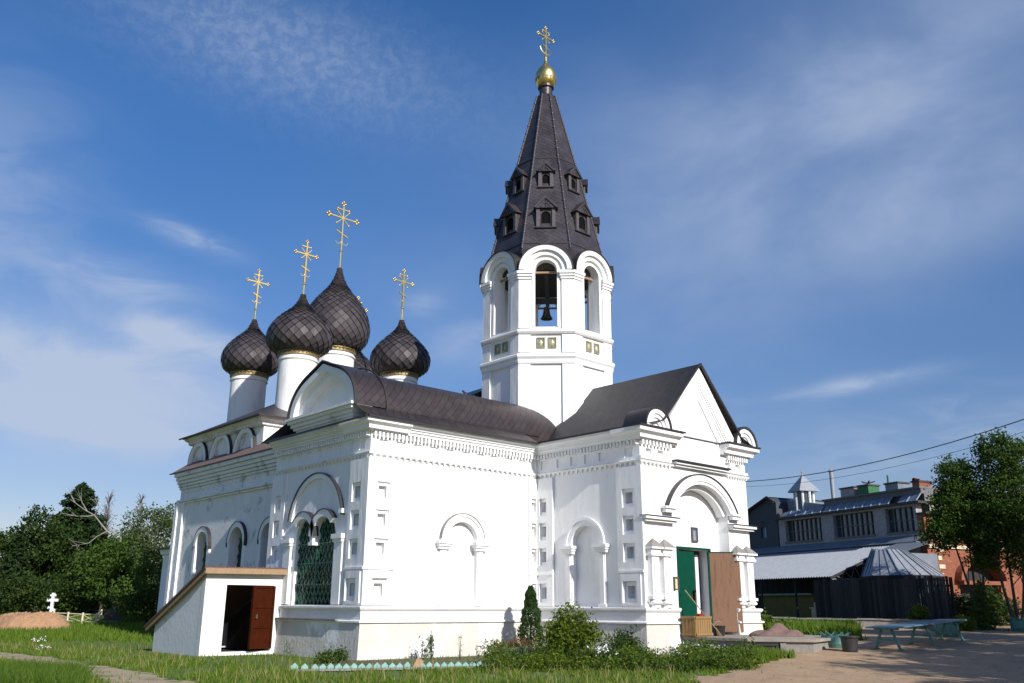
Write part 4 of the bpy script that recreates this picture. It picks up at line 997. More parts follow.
bk = thing('bucket', 'black bucket at the foot of the church door', 'bucket', (11.35, -S-.62, .757)); q.build('body', M['seam'], bk, True)
q = MB(); q.tube([(11.35+.25*math.cos(R(a)), -S-.62, 1.10+.16*math.sin(R(a))) for a in range(0, 181, 20)], .008, 5); q.build('handle', M['concrete'], bk)
br_ = thing('broom', 'long handled twig broom leaning in the doorway beside the green door leaf', 'broom', (11.0, -S-.62, .757))
q = MB(); q.tube([(11.05, -S-.72, 1.0), (10.55, -S+.2, 2.35)], .018, 6); q.build('handle', M['wood'], br_)
q = MB()
for i in range(16): a = rnd.uniform(0, 6.3); r = rnd.uniform(.02, .12); q.tube([(11.05, -S-.72, 1.05), (11.10+r*math.cos(a), -S-.80+r*math.sin(a), .765)], .008, 4)
q.build('brush', M['wood'], br_)
# cloth heap
def heap(name, label, cat, pts, hgt, m, nx=26, ny=18, seed=3, group=None, folds=1.0, rough=0.0):
    """soft heap: rectangle (cx,cy,lx,ly,rot) with folds"""
    cx, cy, lx, ly, rot, z0 = pts; vs = []; fs = []; rs = np.random.default_rng(seed)
    ph = rs.uniform(0, 6, 6)
    for i in range(nx+1):
        for j in range(ny+1):
            u, v = 2*i/nx-1, 2*j/ny-1; r = (abs(u)**2.4+abs(v)**2.4)**(1/2.4); e = max(0, 1-r**2)
            hh = hgt*e**.7*(.62+folds*(.23*math.sin(3.1*u+1.7*v+ph[0])+.25*math.sin(5*u-4*v+ph[1])))+(.02 if r < 1 else .0)
            sc1 = 1/max(1, r); uu, vv = u*min(1, sc1*1.0), v*min(1, sc1); x = uu*lx/2*(1+.06*math.sin(4*v+ph[2])); y = vv*ly/2*(1+.06*math.sin(4*u+ph[3]))
            vs.append((cx+x*math.cos(rot)-y*math.sin(rot), cy+x*math.sin(rot)+y*math.cos(rot), z0+max(hh+(rs.normal()*rough if r < 1 else 0), .004)))
    for i in range(nx):
        for j in range(ny): a = i*(ny+1)+j; fs.append((a, a+ny+1, a+ny+2, a+1))
    mb = MB(); mb.add(vs, fs); o = mb.build(name, m, None, True); tag(o, label, cat, group); return o
heap('folded_carpet', 'dusty rose carpet heaped on the terrace right of the open wooden door', 'carpet', (13.3, -S-1.75, 2.0, 1.25, -.6, .757), .42, M['cloth'])
# sign plaques on the porch wall
ic = thing('icon_plaque', 'small framed blue icon hanging above the green church door', 'icon', tuple(fP.p(UC+.16, 4.1, DB)))
q = MB(); q.band(fP, rect(UC-.02, UC+.36, 4.14, 4.70)+[(UC-.02, 4.14)], rect(UC+.03, UC+.31, 4.20, 4.64)+[(UC+.03, 4.20)], DB+.002, DB+.06); q.build('frame', M['bark'], ic)
q = MB(); q.box(fP, UC+.03, UC+.31, 4.20, 4.64, DB+.002, DB+.025)
q.add([fP.p(UC+.10, 4.22, DB+.027), fP.p(UC+.25, 4.22, DB+.027), fP.p(UC+.22, 4.46, DB+.027), fP.p(UC+.13, 4.46, DB+.027)], [(0, 1, 2, 3)], 1)
q.plate(fP, arcpts(UC+.17, 4.51, .055, 0, 350, 12), [], DB+.0252, DB+.028, 1)
q.build('picture', [mat('icon_blue', (.12, .22, .38), (.08, .15, .28), 20, .4), mat('icon_figure', (.42, .36, .30), (.25, .18, .14), 30, .5)], ic)
lb = thing('notice_box', 'narrow pale notice board in a dark frame on the porch wall left of the door', 'notice board', tuple(fP.p(1.92, 2.3, 0)))
nbz = DB*0
q = MB(); q.band(fP, rect(1.60, 1.72+.14, 2.33, 2.80)+[(1.60, 2.33)], rect(1.64, 1.82, 2.38, 2.75)+[(1.64, 2.38)], .005, .07); q.build('frame', M['bark'], lb)
q = MB(); q.box(fP, 1.64, 1.82, 2.38, 2.75, .005, .03); q.build('panel', M['cream'], lb)

# ================================================================== FLOWER BED
bedp = [(-4.0, -2.9), (-4.2, -3.5), (.9, -5.55), (6, -8.6), (9.6, -8.3), (9.75, -5.6), (7.8, -5.7), (7.8, -.25), (.3, -.25), (-.25, 1.0)]
vs = [(x, y, H(x, y)+.03) for x, y in bedp]; me = bpy.data.meshes.new('flower_bed_soil'); me.from_pydata(vs, [], [tuple(range(len(vs)))])
me.materials.append(mat('garden_soil', (.075, .055, .035), (.12, .095, .055), 3, .95, .8, 9, c3=(.06, .10, .025), s3=1.5, t3=(.5, .62))); o = bpy.data.objects.new('flower_bed_soil', me); COL.objects.link(o); struct(o)
q = MB(); q.beam((-4.3, -3.62, .05), (1.2, -5.82, .06), .16, .05); o = q.build('bed_kerb', M['concrete'], None); tag(o, 'low concrete strip along the front of the mint edging tiles', 'kerb')
proto = None
NT = 27
for i in range(NT):
    if i == 15: continue
    t = i/(NT-1); x, y = -4.15+t*5.1, -3.48-t*2.12
    if i < 2: y += .12*(2-i)
    fr = Fr((0, 0, 0), (.923, -.384, 0), (-.384, -.923, 0))
    if proto is None:
        q = MB(); q.plate(fr, [(-.095, -.05), (.095, -.05), (.095, .08), (0, .165), (-.095, .08)], [], -.02, .02); proto = q.build('edging_tile', M['mint'], None); o = proto
    else: o = proto.copy(); COL.objects.link(o)
    o.location = (x, y, .05+rnd.uniform(-.015, .015)); o.rotation_euler = (rnd.uniform(-.08, .08), rnd.uniform(-.07, .07), rnd.uniform(-.1, .1))
    tag(o, 'pointed mint green edging tile in the row bordering the flower bed', 'edging tile', 'mint edging tiles of the flower bed')
q = MB(); q.plate(Fr((0, 0, 0), (.923, -.384, 0), (-.384, -.923, 0)), rect(-.1, .1, -.08, .24), [], -.03, .03); o = q.build('edging_brick', M['wood'], None); o.location = (-1.2, -4.78, .08); o.rotation_euler = (0, .55, 0); tag(o, 'tilted brown brick stuck among the mint edging tiles', 'brick')

# evergreen column, shrubs, flowers
def thuja(base, h, r):
    root = thing('thuja', 'narrow dark green thuja column in front of the church corner', 'shrub', base); b = np.array(base); n = 9000
    f = rng.uniform(0, 1, n)**.85; rad = r*np.minimum(1, (1.02-f)**.55*1.15)*rng.uniform(.72, 1.06, n)*(1+.10*np.sin(f*23)+.08*np.sin(f*51)); a = rng.uniform(0, 6.283, n); rad *= 1+.10*np.sin(a*5+f*9)
    P = np.stack([b[0]+rad*np.cos(a), b[1]+rad*np.sin(a), b[2]+f*h], 1); V = leaf_arrays(P, .085, -.9, .4); mesh_np('foliage', V, 4, LM['thuja'], root)
    q = MB(); q.tube([tuple(base), (base[0], base[1], base[2]+h*.9)], [.06, .01], 6); q.build('trunk', M['bark'], root)
thuja((6.2, -1.55, .0), 2.45, .44)
def shrub(name, label, base, blobs, nclump, per, sig, size, lm, cat='shrub', group=None, stems=7, shell=.35, h=.8):
    root = thing(name, label, cat, base, group); b = Vector(base); B = [(b.x+q[0], b.y+q[1], b.z+q[2], *q[3:]) for q in blobs]
    cs, P = clumps(B, nclump, per, sig, shell); P[:, 2] = np.maximum(P[:, 2], b.z+.02); mesh_np('foliage', leaf_arrays(P, size, .3, .65), 4, LM[lm], root); t = MB()
    for i in rng.choice(len(cs), min(stems, len(cs)), replace=False): c = Vector(cs[i]); t.tube([b+Vector((rnd.uniform(-.08, .08), rnd.uniform(-.08, .08), -.03)), b.lerp(c, .5)+Vector((0, 0, .1)), c], [.02, .014, .006], 5)
    t.build('stem', M['bark'], root); return root
shrub('leafy_bush', 'bright green round bush taller than its neighbours right of the thuja', (3.15, -6.5, .0), [(0, 0, .78, .72, .72, .72), (.1, -.05, 1.35, .5, .5, .45), (-.45, .2, .65, .45, .45, .55), (.5, -.35, .7, .45, .45, .6)], 230, 34, .10, .085, 'bush', stems=14)
shrub('rose_bush', 'low dark rose bush at the porch corner', (5.0, -7.0, .05), [(0, 0, .45, .8, .55, .42), (.35, .1, .85, .38, .35, .33), (-.5, -.1, .4, .5, .4, .35)], 130, 26, .10, .075, 'dark', stems=9)
shrub('barberry', 'reddish brown low shrub at the left foot of the thuja', (4.2, -2.6, .0), [(0, 0, .3, .8, .5, .32), (.5, -.2, .45, .4, .4, .3)], 80, 24, .09, .075, 'rust', stems=6)
shrub('sprawling_weed', 'small leafy weed at the church corner beside the mint tiles', (-1.75, -1.1, .0), [(0, 0, .2, .42, .35, .2), (.3, -.1, .3, .25, .25, .2)], 45, 22, .07, .075, 'mid', 'weed', stems=6)
def spires(name, label, base, n, h, spread, lm, cat='plant', leafn=26, size=.07):
    root = thing(name, label, cat, base); b = np.array(base, float); P = []; t = MB()
    for i in range(n):
        o = b+np.array([rng.normal()*spread, rng.normal()*spread, 0]); tip = o+np.array([rng.normal()*.08, rng.normal()*.08, h*rng.uniform(.7, 1.1)]); t.tube([tuple(o), tuple(tip)], [.010, .004], 4)
        if n < 8: t.build('stem', LM[lm], root); t = MB()
        s = rng.uniform(.1, 1, (leafn, 1)); P.append(o+(tip-o)*s+rng.normal(size=(leafn, 3))*.045)
    mesh_np('foliage', leaf_arrays(np.concatenate(P), size, -.6, .35), 4, LM[lm], root)
    if n >= 8: t.build('stem', LM[lm], root)
    return root
spires('lily_clump', 'tall upright lily clump against the sunlit plinth', (1.9, -1.2, .0), 9, .85, .12, 'iris', leafn=40, size=.10)
spires('young_sapling', 'thin young sapling with few leaves right of the lily clump', (2.7, -1.9, .0), 3, .78, .05, 'mid', leafn=9)
spires('small_sapling', 'short leafy sapling between the lily clump and the thuja', (3.5, -1.8, .0), 3, .6, .05, 'mid', leafn=11)
spires('iris_clump', 'sword leaved iris clump in front of the thuja', (2.2, -5.2, .0), 30, .55, .38, 'iris', leafn=14, size=.16)
spires('wall_weed', 'thin weed at the foot of the church wall beside the rusty door', (-.45, 3.9, .0), 5, .55, .10, 'iris', leafn=18)
# white flowers
def posy(name, label, base, n, rx, ry, h, group=None):
    root = thing(name, label, 'flowers', base, group); b = np.array(base, float)
    P = b+np.stack([rng.normal(size=n)*rx, rng.normal(size=n)*ry, h*rng.uniform(.6, 1.15, n)], 1)
    k = 5; Q = np.repeat(P, k, 0)+rng.normal(size=(n*k, 3))*.02; mesh_np('blossoms', leaf_arrays(Q, .055, .3, .8), 4, LM['white'], root)
    L_ = b+np.stack([rng.normal(size=n*14)*rx*1.1, rng.normal(size=n*14)*ry*1.1, h*rng.uniform(0, .95, n*14)], 1); mesh_np('leaves', leaf_arrays(L_, .075, .1, .5), 4, LM['mid'], root)
posy('white_flowers', 'pale white flower clump between the bright bush and the rose bush', (3.3, -7.7, .05), 34, .16, .14, .5)
posy('white_flowers', 'spreading patch of white daisies below the terrace edge', (8.6, -7.2, .12), 120, .75, .38, .38)
posy('white_flowers', 'small patch of white daisies in front of the rose bush', (6.3, -8.1, .08), 45, .55, .3, .28)
def umbel(base, h, label):
    root = thing('umbel_flower', label, 'flower', base); b = Vector(base); q = MB(); top = b+Vector((.1, .05, h)); q.tube([b, top], [.012, .006], 5); P = []
    for i in range(7):
        a = i*.9; e = top+Vector((.16*math.cos(a), .16*math.sin(a), .05)); q.tube([top-Vector((0, 0, .08)), e], .005, 4); P.append(np.array(e)+rng.normal(size=(7, 3))*np.array([.04, .04, .03]))
    q.build('stem', LM['tall'], root); mesh_np('blossoms', leaf_arrays(np.concatenate(P), .035, .2, .9), 4, LM['white'], root)
umbel(tuple(gat(43, 29)), .62, 'white umbel flower beside the footpath, taller of the two')
umbel(tuple(gat(49, 27.6)), .45, 'white umbel flower beside the footpath, shorter of the two')

# ground cover in the bed, lawn blades, tall grass
def scatter_blades(name, label, pts, hmin, hmax, wd, lm, lean=.35):
    n = len(pts); a = rng.uniform(0, 6.283, n); h = rng.uniform(hmin, hmax, n); dx, dy = np.cos(a)*wd/2, np.sin(a)*wd/2; b = rng.normal(size=(n, 2))*lean
    V = np.empty((n, 3, 3)); V[:, 0] = pts; V[:, 1] = pts; V[:, 2] = pts
    V[:, 0, 0] -= dx; V[:, 0, 1] -= dy; V[:, 1, 0] += dx; V[:, 1, 1] += dy; V[:, 2, 0] += b[:, 0]*h; V[:, 2, 1] += b[:, 1]*h; V[:, 2, 2] += h
    o = mesh_np(name, V.reshape(-1, 3), 3, LM[lm]); o['kind'] = 'stuff'; o['label'] = label; return o
def ground_pts(n, px0, px1, D0, D1, ok):
    out = []
    while len(out) < n:
        px = rng.uniform(px0, px1, 4000); D = np.sqrt(rng.uniform(D0**2, D1**2, 4000))
        for a, d in zip(px, D):
            q = at(float(a), float(d))
            if ok(q.x, q.y): out.append((q.x, q.y, H(q.x, q.y)))
    return np.array(out[:n])
def lawn_ok(x, y):
    if x > -3.5 and y > SY-.1 and x < 20 and y < 30 and (x > -.2 or y < 10.5): return False
    if x > -.2 and y > -.2: return False
    if x > W-.2 and y > -S-.2 and x < 17: return False
    if x > 9.5 and y > -9.9 and x < 17: return False
    if trail_keep(x, y) and rnd.random() < .985: return False
    if on_road(x, y) and rnd.random() < .995: return False
    d = (x+4.2)*.384+(y+3.5)*.923                                   # inside the flower bed
    if d > -.1 and x > -4.2 and y > -6: return rnd.random() < .10
    pn = math.sin(x*1.1+2)*math.sin(y*.9)+.6*math.sin(x*2.7-y*1.9)
    return rnd.random() < (.95 if pn > .1 else .55 if pn > -.5 else .12)
scatter_blades('lawn_grass', 'short lawn grass', ground_pts(64000, -160, 800, 19.5, 46, lawn_ok), .05, .15, .035, 'grass')
scatter_blades('lawn_grass', 'lawn grass by the graves', ground_pts(26000, -120, 180, 44, 70, lambda x, y: y > 12 or x < -3), .12, .34, .07, 'grass')
scatter_blades('tall_grass', 'tall meadow grass in the near corner', ground_pts(9000, -20, 95, 18.5, 23.5, lambda x, y: not trail_keep(x, y) and rnd.random() < .8), .18, .50, .03, 'tall', .5)
def bed_ok(x, y): return (x > 1.0 and y < -4.2 and y > -9.4 and x < 9.6) and not on_road(x, y-.5)
pts = []
while len(pts) < 1500:
    px, D = rng.uniform(488, 752), rng.uniform(26.0, 30.0); q = at(px, D)
    if q.x > 9.6 and q.y > -8.6: continue
    if q.x > W-.4 and q.y > -S-.4: continue
    pts.append((q.x, q.y, H(q.x, q.y)))
pts = np.array(pts); hh = .10+.56*np.clip(np.sin(pts[:, 0]*1.9)*np.sin(pts[:, 1]*2.3+1)*.5+.5+rng.normal(size=len(pts))*.22, 0, 1.2)
P = np.repeat(pts, 26, 0); k = rng.uniform(0, 1, len(P)); P = P+np.stack([rng.normal(size=len(P))*.13, rng.normal(size=len(P))*.13, k*np.repeat(hh, 26)], 1)
sel = np.repeat(np.sin(pts[:, 0]*2.3+pts[:, 1]*1.1)+rng.normal(size=len(pts))*.5 > .1, 26)
for nm, m_, sl_ in (('ground_cover', 'mid', ~sel), ('flowering_ground_cover', 'bush', sel)):
    o = mesh_np(nm, leaf_arrays(P[sl_], .08, .3, .55), 4, LM[m_]); o['kind'] = 'stuff'; o['label'] = 'leafy ground cover of the flower bed'
scatter_blades('terrace_weeds', 'weeds at the terrace foot', ground_pts(5200, 690, 1000, 27, 33.5, lambda x, y: not on_road(x, y+.6) and not (x > 9.6 and y > -9.8 and x < 15.0)), .10, .32, .05, 'grass')
scatter_blades('kerb_weeds', 'weeds along the far kerb', ground_pts(6500, 765, 900, 33.5, 44.5, lambda x, y: not on_road(x, y) and not (x < 17.4 and y > -8.8)), .15, .55, .07, 'grass')

def chips(name, label, n, px0, px1, D0, D1, ok, s0, s1, m):
    P = ground_pts(n, px0, px1, D0, D1, ok); V = []
    for p in P:
        s_ = rng.uniform(s0, s1); a = rng.uniform(0, 6.28); c_, d_ = math.cos(a)*s_, math.sin(a)*s_; z = p[2]+.012
        V += [(p[0]-c_, p[1]-d_, z), (p[0]+d_*.6, p[1]-c_*.6, z), (p[0], p[1], z+s_*.8), (p[0]+c_, p[1]+d_, z), (p[0]-d_*.6, p[1]+c_*.6, z), (p[0], p[1], z+s_*.8)]
    o = mesh_np(name, np.array(V), 3, m); o['kind'] = 'stuff'; o['label'] = label
M['stone'] = mat('road_stone', (.40, .32, .24), (.22, .17, .125), 4, .9, island=True)
chips('road_gravel', 'gravel and crumbs on the dirt road', 1500, 620, 1030, 19, 40, on_road, .008, .028, M['stone'])
chips('path_gravel', 'crumbs on the footpath', 300, -10, 260, 19, 32, trail_keep, .008, .025, M['stone'])
scatter_blades('dry_stalks', 'dry stalks and thin weeds in the lawn', ground_pts(2600, -15, 700, 19.5, 40, lawn_ok), .12, .34, .022, 'dry')
# ================================================================== LEFT: GRAVES AND TREES
heap('sand_mound', 'large heap of orange sand on the grass at the left edge', 'sand heap', (at(36, 55).x, at(36, 55).y, 4.7, 3.6, -YAW, H(at(36, 55).x, at(36, 55).y)-.10), 1.75, M['sand'], 64, 48, 5, folds=.25, rough=.035)
g = gat(54, 63); fg = Fr(g, rt, -Vector((math.sin(YAW), math.cos(YAW), 0)))
gcx = thing('grave_cross', 'white three-barred orthodox grave cross standing behind the sand heap', 'grave cross', tuple(g))
q = MB(); q.box(fg, -.09, .09, .2, 1.72, -.07, .07); q.box(fg, -.36, .36, 1.16, 1.34, -.065, .065); q.box(fg, -.19, .19, 1.50, 1.62, -.06, .06)
q.beam(fg.p(-.25, .78, 0), fg.p(.25, .58, 0), .12, .15); q.build('cross', M['paint'], gcx)
q = MB(); q.box(fg, -.30, .30, -.1, .2, -.25, .25); q.build('base', M['paint'], gcx)
gf = thing('grave_fence', 'low cream painted railing around a grave right of the sand heap', 'fence', tuple(gat(78, 60)))
a, b = gat(57, 60), gat(100, 58.5); c = gat(86, 58.8)
q = MB()
for z in (.18, .62): q.beam(a+Vector((0, 0, z)), b+Vector((0, 0, z)), .05, .06)
for s, e in ((a, c), (c, b)): q.beam(s+Vector((0, 0, .2)), e+Vector((0, 0, .6)), .03, .03); q.beam(s+Vector((0, 0, .6)), e+Vector((0, 0, .2)), .03, .03)
d = gat(104, 62)
for z in (.18, .62): q.beam(b+Vector((0, 0, z)), d+Vector((0, 0, z)), .05, .06)
q.build('rail', M['cream'], gf)
for p_ in (a, a.lerp(c, .5), c, b, d): q = MB(); q.cube(p_.x-.05, p_.x+.05, p_.y-.05, p_.y+.05, p_.z-.1, p_.z+.72); q.build('post', M['cream'], gf)
for px, D, k in ((116, 60, 0),):
    g = gat(px, D); fg = Fr(g, rt, -Vector((math.sin(YAW), math.cos(YAW), 0)))
    t = thing('dark_headstone', 'dark stone grave monument with a cross on top in the shade of the trees', 'gravestone', tuple(g))
    q = MB(); q.box(fg, -.50, .50, -.1, .75, -.18, .18); q.build('slab', M['seam'], t)
    q = MB(); q.box(fg, -.62, .62, -.1, .16, -.3, .3); q.build('base', M['concrete'], t)
    q = MB(); q.box(fg, -.10, .10, .75, 2.1, -.08, .08); q.box(fg, -.36, .36, 1.5, 1.7, -.07, .07); q.build('cross', M['seam'], t)
def tr(px, D): return tuple(gat(px, D))
LG = 'trees beyond the graves'
conifer('spruce_tree', 'tall dark spruce rising above the sand heap', tr(68, 76), 10.4, 5.4, 'spruce', 380, 200, .36, LG, start=.10, droop=.18)
tree('maple_tree', 'broad dark leafy tree left of the tall spruce', 'tree', tr(38, 72), [(0, 0, 4.6, 2.7, 2.7, 2.6), (-.6, 0, 6.6, 1.6, 1.6, 1.4), (1.2, 0, 2.6, 2.0, 2.0, 1.8)], 170, 46, .34, .26, 'dark', (.2, 3.4), group=LG)
tree('maple_tree', 'dark leafy tree cut by the left edge of the picture', 'tree', tr(2, 70), [(0, 0, 3.6, 2.4, 2.4, 2.4), (.5, 0, 5.2, 1.4, 1.4, 1.3)], 120, 46, .34, .26, 'dark', (.2, 2.6), group=LG)
conifer('spruce_tree', 'small pointed spruce at the left edge before the leafy tree', tr(12, 68), 6.4, 1.7, 'spruce', 130, 80, .26, LG)
tree('willow_tree', 'mid green drooping tree in the middle of the grove', 'tree', tr(103, 64), [(0, 0, 3.0, 1.9, 1.6, 2.0), (.7, 0, 4.3, 1.4, 1.3, 1.0), (1.3, 0, 2.6, 1.3, 1.2, 1.5)], 170, 52, .36, .22, 'mid', (.16, 3), group=LG)
tree('birch_tree', 'loose birch with grey twigs nearest the church apse', 'tree', tr(146, 74), [(0, 0, 6.2, 2.6, 2.6, 2.4), (-1.3, 0, 4.4, 1.9, 1.9, 2.2), (1.5, 0, 6.6, 1.9, 1.9, 2.0), (0, 0, 3.4, 2.6, 2.4, 2.0)], 230, 50, .42, .20, 'birch', (.15, 4.6), bark='birch', group=LG, limbs=40)
tree('hazel_tree', 'dense bright topped hazel behind the lean-to', 'tree', tr(156, 60), [(0, 0, 2.6, 2.2, 2.0, 1.9), (-1.6, .2, 1.7, 1.3, 1.3, 1.5), (.6, 0, 1.1, 2.2, 1.8, 1.2)], 150, 46, .28, .20, 'mid', (.10, 2), group=LG)
tree('elder_bush', 'low dark elder bush right of the sand heap', 'shrub', tr(88, 66), [(0, 0, 1.7, 2.3, 1.8, 1.6), (-2.2, 0, 1.2, 1.6, 1.5, 1.3)], 110, 44, .30, .20, 'dark', (.08, 1.4), group=LG)
tree('elder_bush', 'low dark elder bush behind the sand heap', 'shrub', tr(30, 66), [(0, 0, 1.6, 2.6, 1.8, 1.5), (-2.2, 0, 1.3, 1.6, 1.5, 1.4), (1.9, 0, 1.5, 1.5, 1.5, 1.5)], 120, 44, .30, .20, 'dark', (.08, 1.4), group=LG)
# far wood closing the gaps
P = []
for i in range(260):
    px, D = rng.uniform(-60, 190), rng.uniform(84, 100); q = at(px, D); P.append(np.array([q.x, q.y, H(q.x, q.y)+rng.uniform(.2, 2.8)])+rng.normal(size=(60, 3))*np.array([.9, .9, .7]))
o = mesh_np('far_wood', leaf_arrays(np.concatenate(P), .42, .2), 4, LM['dark']); o['kind'] = 'stuff'; o['label'] = 'far wood behind the grove'
# bare birch: broken pale limbs leaning across the grove
bd = thing('dead_birch', 'bare pale dead birch with broken limbs leaning across the dark trees', 'tree', tr(117, 67))
def pp(px, v, D):
    q = at(px, D); q.z = 1.70+(608-v)/931*D; return q
q = MB(); q.tube([pp(119, 612, 67), pp(117, 575, 67), pp(116, 547, 67), pp(99, 536, 67), pp(84, 520, 66.5), pp(74, 515, 66), pp(57, 504, 65.5)], [.10, .085, .075, .058, .043, .03, .016], 7); q.build('trunk', M['birch'], bd)
for L_ in ([(99, 536), (90, 541), (82, 548), (66, 551)], [(84, 520), (77, 521), (66, 521), (50, 518)], [(76, 516), (70, 508), (66, 500)], [(116, 547), (112, 540), (100, 535)], [(84, 520), (88, 512), (82, 502)], [(62, 507), (57, 500), (55, 494)], [(117, 575), (128, 560), (131, 548)]):
    q = MB(); q.tube([pp(a, v, 67-.2*i) for i, (a, v) in enumerate(L_)], [.04-.027*i/len(L_) for i in range(len(L_))], 6)
    for i in range(5):
        a, v = L_[-1]; b_, w_ = L_[-2]; t = rnd.random(); q.tube([pp(b_+(a-b_)*t, w_+(v-w_)*t, 66.5), pp(a+rnd.uniform(-9, 6), v+rnd.uniform(-9, 4), 66+rnd.uniform(-.6, .6))], [.018, .006], 4)
    q.build('branch', M['birch'], bd)
M['twig'] = mat('grey_twigs', (.20, .17, .16), (.14, .12, .11), 5, .9)
for px, v, lab in ((97, 500, 'sparse grey leafless birch top beside the spruce'), (130, 503, 'sparse grey leafless birch top above the loose birch')):
    bs = thing('bare_birch', lab, 'tree', tr(px, 80)); D = 80; q = MB(); q.tube([pp(px, 613, D), pp(px, 560, D), pp(px+1, v, D)], [.14, .09, .02], 6); q.build('trunk', M['twig'], bs); q = MB()
    for i in range(90):
        t = rnd.uniform(.0, 1); y = v+2+t*52; s = rnd.choice((-1, 1)); L_ = rnd.uniform(4, 13)*(.4+t*.7); q.tube([pp(px, y, D), pp(px+s*L_*.5, y-7, D+rnd.uniform(-1, 1)), pp(px+s*L_, y-rnd.uniform(2, 12), D+rnd.uniform(-1.2, 1.2))], [.03, .02, .012], 4)
    q.build('twigs', M['twig'], bs)

# ================================================================== RIGHT: BUILDINGS, CANOPY, FENCE
az_ = R(17.4); dr = Vector((math.sin(az_), math.cos(az_), 0)); nn = Vector((-dr.y, dr.x, 0)); P0 = Vector((38.44, -2.06, 0)); fG = Fr(P0, dr, nn)
M['gbrick'] = mat('pale_grey_brick', (.42, .40, .385), (.27, .25, .24), 5, .9, .4, 14, c3=(.30, .17, .13), s3=2.5, t3=(.60, .70))
M['gdark'] = mat('blue_grey_cladding', (.050, .058, .075), (.040, .046, .058), 3, .7)
M['sheet'] = mat('grey_zinc_sheet', (.31, .33, .355), (.25, .27, .295), 2.5, .6, .15, 6, metal=.1)
M['sheet2'] = mat('dull_zinc_sheet', (.22, .25, .28), (.16, .18, .21), 2, .55, .1, 6, metal=.2)
M['pane'] = mat('factory_pane', (.035, .05, .06), (.06, .08, .095), 3, .12, spec=.8)
M['skylight'] = mat('skylight_pane', (.22, .27, .33), (.13, .165, .21), 1.2, .35, spec=.4)
M['frame'] = mat('grey_window_bars', (.17, .165, .16), (.12, .12, .12), 5, .7)
M['tar'] = mat('tar_roof', (.05, .045, .045), (.07, .06, .06), 2, .8)
M['brick'] = mat('orange_brick', (.29, .10, .048), (.20, .065, .035), 4, .85, .35, 16, c3=(.36, .19, .12), s3=3, t3=(.58, .70))
M['ventgreen'] = mat('green_vent_paint', (.03, .16, .05), (.02, .11, .035), 4, .6)
gb = thing('factory_building', 'long grey brick two storey factory with a strip of skylights behind the canopy', 'building', tuple(P0+dr*7))
def pl_(fr, outer, holes, d0, d1, name, m, par): q = MB(); q.plate(fr, outer, holes, d0, d1); return q.build(name, m, par)
wins = [(.75, 2.95), (3.95, 7.50), (8.65, 12.30)]
q = MB(); q.plate(fG, rect(.52, 13.0, 0, 8.0), [rect(a, b, 6.36, 7.86) for a, b in wins], -.5, 0); q.box(fG, .52, 13.0, 0, 8.0, -9, -1.2); gw = q.build('wall', M['gbrick'], gb)
for a, b in wins:
    q = MB(); q.box(fG, a, b, 6.36, 7.86, -.40, -.36); wo = q.build('window', M['pane'], gb)
    q = MB(); nb_ = int((b-a)/.42)
    for i in range(nb_+1): u = a+(b-a)*i/nb_; q.box(fG, u-.035, u+.035, 6.36, 7.86, -.35, -.26)
    q.box(fG, a-.06, b+.06, 6.24, 6.36, -.1, .08); q.box(fG, a, b, 7.05, 7.10, -.35, -.28); q.build('window_bars', M['frame'], wo)
q = MB(); q.box(fG, .0, 13.2, 7.98, 8.12, -.6, .32); q.build('eave', M['tar'], gb)
panes = [(.6+i*.74, .74, .51, .50) for i in range(11) if i != 2]+[(8.9+i*.82, .82, .46, .45) for i in range(5)]
for u0, w_, hz, hd in panes:
    sk = MB(); sk.add([fG.p(u0+.04, 8.14, -.15), fG.p(u0+w_-.04, 8.14, -.15), fG.p(u0+w_-.04, 8.14+hz, -.15-hd), fG.p(u0+.04, 8.14+hz, -.15-hd)], [(0, 1, 2, 3)]); so_ = sk.build('skylight', M['skylight'], gb)
    q = MB(); q.beam(fG.p(u0, 8.13, -.13), fG.p(u0, 8.16+hz, -.16-hd), .08, .06); q.build('frame', M['sheet'], so_)
q = MB(); q.box(fG, .55, 8.9, 8.66, 8.98, -8, -.66); q.box(fG, .53, 9.0, 8.98, 9.10, -8.2, -.56); q.box(fG, .55, 8.9, 8.0, 8.66, -8, -.9); q.build('upper_wall', M['frame'], gb)
q = MB(); q.box(fG, 8.95, 13.0, 8.0, 8.6, -8, -.75); q.build('roof', M['tar'], gb)
q = MB(); q.add([fG.p(.1, 6.10, .02), fG.p(16.2, 6.10, .02), fG.p(16.2, 5.66, .75), fG.p(.1, 5.66, .75)], [(0, 1, 2, 3)]); q.box(fG, .1, 16.2, 5.62, 5.66, .0, .76); q.build('ledge_roof', M['sheet2'], gb)
q = MB()
for i in range(2): pass
